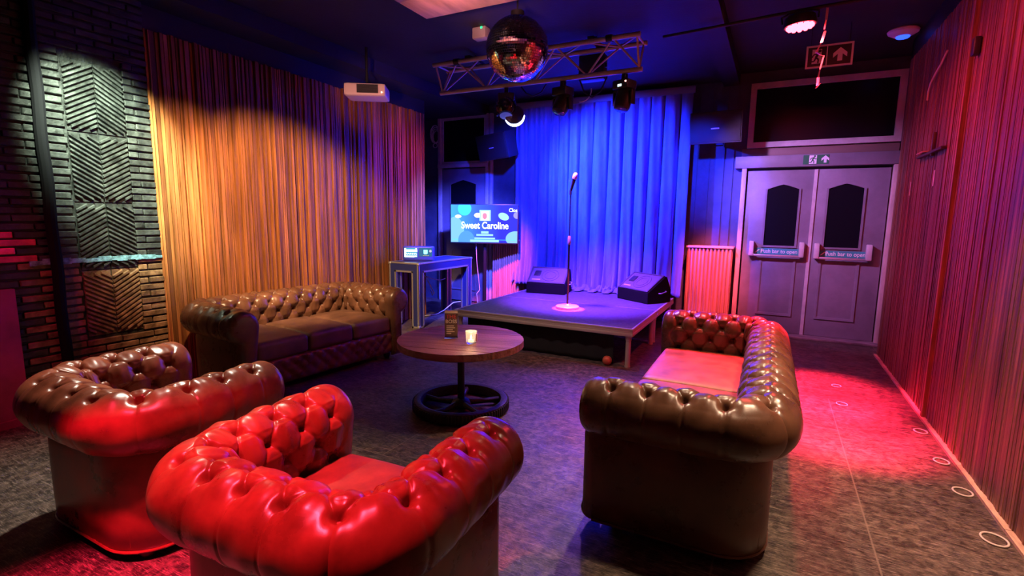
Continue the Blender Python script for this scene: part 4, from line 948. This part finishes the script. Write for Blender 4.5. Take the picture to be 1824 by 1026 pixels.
# projector
def projector():
    t = thing('projector', 'white video projector hanging from the ceiling beside the left slatted wall', 'projector', (-3.82, 4.10, 2.60), R(28), None, (R(0), R(0), R(32)))
    MB().rbox(0,0,.05,.205,.15,.062,.02,n=5).build('body', mat('projector_shell', (.70,.60,.55), .45), t, smooth=60)
    g = MB().box(-.075,.135,-.1515,-.148,.014,.096)
    for k in range(7): g.box(-.07,.13,-.156,-.149,.020+k*.011,.027+k*.011)
    g.build('vent_grille', BLKP, t, smooth=0)
    ln = MB().lathe([(0,0),(.034,0),(.034,.02),(.028,.028),(.022,.016),(0,.012)], 24, Matrix.Translation((-.20,-.03,.055)) @ Matrix.Rotation(R(-90),4,'Y')); ln.build('lens', BLKP, t)
    MB().cyl((0,0,.09),(0,0,.49),.016,12).build('ceiling_mount', BLKM, t); MB().rbox(.17,-.150,.024,.006,.004,.006,.003,n=2).build('indicator_led', emis('projector_led', (1,.5,.4), 8), t)
projector()

# PA speakers on the back wall
def pa(label, loc, rot, bx):
    t = thing('wall_speaker', label, 'speaker', loc, 0, 'wall mounted speakers', rot)
    w_, h_, d_ = .58, .36, .34
    pts = [(-w_/2, -d_/2), (w_/2, -d_/2), (w_/2-.10, d_/2), (-w_/2+.10, d_/2)]
    v = [(x, y, -h_/2) for x, y in pts]+[(x, y, h_/2) for x, y in pts]
    m = MB().add(v, [(3,2,1,0),(4,5,6,7),(0,1,5,4),(1,2,6,5),(2,3,7,6),(3,0,4,7)])
    c_ = m.build('cabinet', mat('speaker_box_paint', (.03,.03,.036), .5, bump=.2, bscale=150), t, smooth=0); bv = c_.modifiers.new('b','BEVEL'); bv.width = .008; bv.segments = 2
    MB().bbox(-w_/2+.015, w_/2-.015, -d_/2-.012, -d_/2, -h_/2+.015, h_/2-.015, .006).build('grille', mat('speaker_front_grille', (.03,.03,.04), .45, metal=.3, bump=.4, bscale=420), t)
    MB().bbox(-.045, .045, -d_/2-.016, -d_/2-.011, -.02, -.005, .002).build('badge', mat('badge_metal', (.8,.7,.75), .3), t)
    MB().tube([(-.05, .10, -h_/2), (-.05, .10, -h_/2-.03), (.05,.10,-h_/2-.03), (.05,.10,-h_/2)], .008).build('handle', BLKM, t)
    MB().bbox(-.04, .04, d_/2-.01, d_/2+bx, -.05, .05, .006).build('wall_bracket', BLKM, t)
pa('black loudspeaker tilted on the back wall above the television', (-3.63, 6.58, 2.43), (R(14), R(-3), R(-14)), .16)
pa('black loudspeaker on the back wall between the curtain and the exit door', (-.68, 6.62, 2.49), (R(8), 0, R(-4)), .15)

# signs
def arrow(m, cx, cz, s, y):
    m.prism([(cx-.07*s,cz-.20*s),(cx+.07*s,cz-.20*s),(cx+.07*s,cz+.02*s),(cx+.20*s,cz-.09*s),(cx+.20*s,cz+.05*s),(cx,cz+.23*s),(cx-.20*s,cz+.05*s),(cx-.20*s,cz-.09*s),(cx-.07*s,cz+.02*s)], y-.001, y)
def runner(m, cx, cz, s, y):
    def limb(a, b_, w_):
        a = Vector(a); b_ = Vector(b_); d = (b_-a).normalized(); n = Vector((-d.y, d.x))*w_
        m.prism([((cx+p.x*s), (cz+p.y*s)) for p in (a-n, b_-n, b_+n, a+n)], y-.001, y)
    m.prism([(cx+.09*s+.055*s*math.cos(a*PI/6), cz+.20*s+.055*s*math.sin(a*PI/6)) for a in range(12)], y-.001, y)
    limb((.06,.14),(-.03,-.03),.042); limb((.04,.12),(-.12,.07),.022); limb((-.12,.07),(-.15,-.02),.020); limb((.06,.11),(.14,.02),.020); limb((.14,.02),(.21,.05),.018)
    limb((-.03,-.03),(.06,-.10),.030); limb((.06,-.10),(.05,-.24),.026); limb((-.03,-.03),(-.08,-.16),.028); limb((-.08,-.16),(-.20,-.17),.022)
t = thing('exit_sign', 'small green running man and arrow exit sign on the header above the double door', 'exit sign', (.38, YB-.117, 2.105))
pl_ = MB().box(-.135,.12,-.004,0,-.052,.052).build('plate', GREEN, t, smooth=0)
MB().box(-.075,.0,-.0055,-.004,-.048,.048).build('white_panel', SIGNW, pl_, smooth=0)
m = MB(); runner(m, -.037, .0, .185, -.0055); m.build('running_man', GREEN, pl_, smooth=0)
m = MB(); arrow(m, .085, 0, .19, -.004); m.build('arrow', SIGNW, pl_, smooth=0)
t = thing('exit_sign', 'black exit sign with white border and arrow hanging under the ceiling by the red lamp', 'exit sign', (.33, 5.62, 2.90), 0)
pl_ = MB().box(-.185,.185,-.005,.005,-.10,.10).build('plate', SIGNB, t, smooth=0)
m = MB(); m.frame(-.185,.185,-.10,.10,.016,-.0075,-.005); m.box(-.022,-.014,-.0075,-.005,-.084,.084); m.build('white_border', SIGNW, pl_, smooth=0)
m = MB(); m.box(-.135,-.06,-.0065,-.005,-.06,.065); m.build('white_panel', SIGNW, pl_, smooth=0)
m = MB(); runner(m, -.097, .0, .24, -.0065); m.build('running_man', SIGNB, pl_, smooth=0)
m = MB(); arrow(m, .085, 0, .27, -.005); m.build('arrow', SIGNW, pl_, smooth=0)
for x in (-.15,.15): MB().cyl((x,0,.10),(x,0,CZ-2.90),.003,6).build('hanger_wire', BLKM, t)
# dangling ribbon in front of the sign
def ribbon():
    pts = [(.235,4.55,3.0),(.232,4.55,2.90),(.225,4.55,2.835),(.232,4.56,2.825),(.215,4.55,2.74),(.185,4.55,2.675),(.215,4.56,2.655),(.238,4.55,2.645),(.222,4.56,2.55),(.215,4.55,2.49),(.215,4.55,2.43),(.205,4.55,2.41),(.232,4.56,2.445)]
    m = MB()
    for i in range(len(pts)-1):
        a = Vector(pts[i]); b_ = Vector(pts[i+1]); w_ = .005 if i % 3 else .009
        d = Vector((w_, .004*(-1)**i, 0)); th = Vector((0,.0012,0))
        v = [a-d-th, a+d-th, b_+d-th, b_-d-th, a-d+th, a+d+th, b_+d+th, b_-d+th]
        m.add(v, [(0,1,2,3),(7,6,5,4),(0,4,5,1),(1,5,6,2),(2,6,7,3),(3,7,4,0)])
    for _i in range(len(m.v)): m.v[_i] = (m.v[_i][0], m.v[_i][1]+.098, m.v[_i][2])
    tag(m.build('ribbon', mat('shiny_ribbon', (.75,.55,.55), .25, metal=.5), smooth=0), 'crinkled shiny ribbon dangling in front of the hanging exit sign', 'ribbon')
ribbon()

# cable coil on the recess wall, cables under the case table
m = MB()
for k in range(4):
    rr = .085+.012*k; m.tube([((rr*.72)*math.cos(2*PI*i/28)+random.uniform(-.004,.004), -.014*k, rr*1.15*math.sin(2*PI*i/28)+.012*k) for i in range(28)], .008, 6, True)
m.tube([(.04*math.cos(2*PI*i/18)-.01, -.02, -.14+.035*math.sin(2*PI*i/18)) for i in range(18)], .007, 6, True)
t = m.build('cable_coil', ROPE, loc=(-5.04, YB-.012, 2.69)); tag(t, 'white cable coiled on a hook left of the door behind the screen', 'cable')
tag(MB().tube([(-4.10,5.35,.62),(-4.05,5.5,.56),(-4.0,5.62,.53),(-3.98,5.7,.55)], .006, 6).build('power_cable', ROPE), 'white cable hanging just under the flight case table top', 'cable')
tag(MB().tube([(-4.20,5.55,.58),(-4.16,5.62,.42),(-4.14,5.66,.34),(-4.2,5.7,.30),(-4.24,5.72,.36)], .007, 6).build('power_cable', ROPE), 'white cable looping down behind the flight case table', 'cable')
tag(MB().tube([(-4.28,5.6,.008),(-4.2,5.8,.008),(-4.15,5.9,.05),(-4.05,6.0,.16),(-3.95,6.1,.18)], .007, 6).build('power_cable', ROPE), 'white cable rising from the floor under the flight case table', 'cable')

# rings on the floor along the right wall
RW = mat('pale_ring', (.72,.60,.56), .4)
for i, (x, y, rr, lab) in enumerate(((.58,4.97,.034,'small pale ring lying on the red-lit floor, the one farther from the viewer of two'), (.57,4.48,.036,'small pale ring lying on the red-lit floor, the nearer of the two beside the sofa'),
        (.985,4.14,.036,'pale ring at the foot of the right wall, farthest along the wall strip'), (.985,3.66,.036,'pale ring at the foot of the right wall, second from the far end'),
        (.985,3.28,.040,'pale ring at the foot of the right wall, second from the near end'), (.98,2.83,.046,'pale ring at the foot of the right wall, nearest to the viewer'))):
    o = MB().tube([(rr*math.cos(2*PI*k/32), rr*1.15*math.sin(2*PI*k/32), .0045) for k in range(32)], .0045, 8, True).build('floor_ring', RW, loc=(x, y, 0)); tag(o, lab, 'ring', 'pale rings on the floor')
# fittings on the right wall
xw = XR+.013
tag(MB().tube([(xw-.008,5.02,2.68),(xw-.014,5.12,2.615),(xw-.02,5.24,2.565),(xw-.016,5.37,2.525),(xw-.010,5.44,2.48),(xw-.007,5.46,2.41)], .007, 8).build('wall_cable', mat('tan_cable', (.6,.42,.28), .5)), 'pale cable hanging loose at the top of the right slatted wall', 'cable')
t = thing('wall_hook', 'dark cross-shaped bracket on the right slatted wall', 'bracket', (xw, 5.06, 1.945))
MB().bbox(-.03,.0,-.30,.42,-.010,.010,.003).build('arm', mat('hook_brown', (.04,.02,.018), .5), t); MB().bbox(-.022,.0,-.010,.012,-.03,.15,.003).build('upright', mat('hook_brown2', (.05,.025,.02), .5), t); MB().bbox(-.045,-.005,.16,.36,.018,.028,.003).build('peg', mat('hook_pale', (.5,.33,.25), .5), t)
for y, z, lab in ((5.72,1.70,'small white paper strip on the right slatted wall nearer the exit door'), (4.98,1.74,'small white paper strip on the right slatted wall below the bracket')):
    tag(MB().box(xw-.003, xw, y-.012, y+.012, z-.06, z+.06).build('paper_strip', SIGNW, smooth=0), lab, 'paper strip', 'paper strips on the right wall')
tag(MB().bbox(xw-.035, xw, 4.28, 4.34, 2.45, 2.56, .006).build('junction_box', BLKP), 'small black box high on the right slatted wall', 'box')
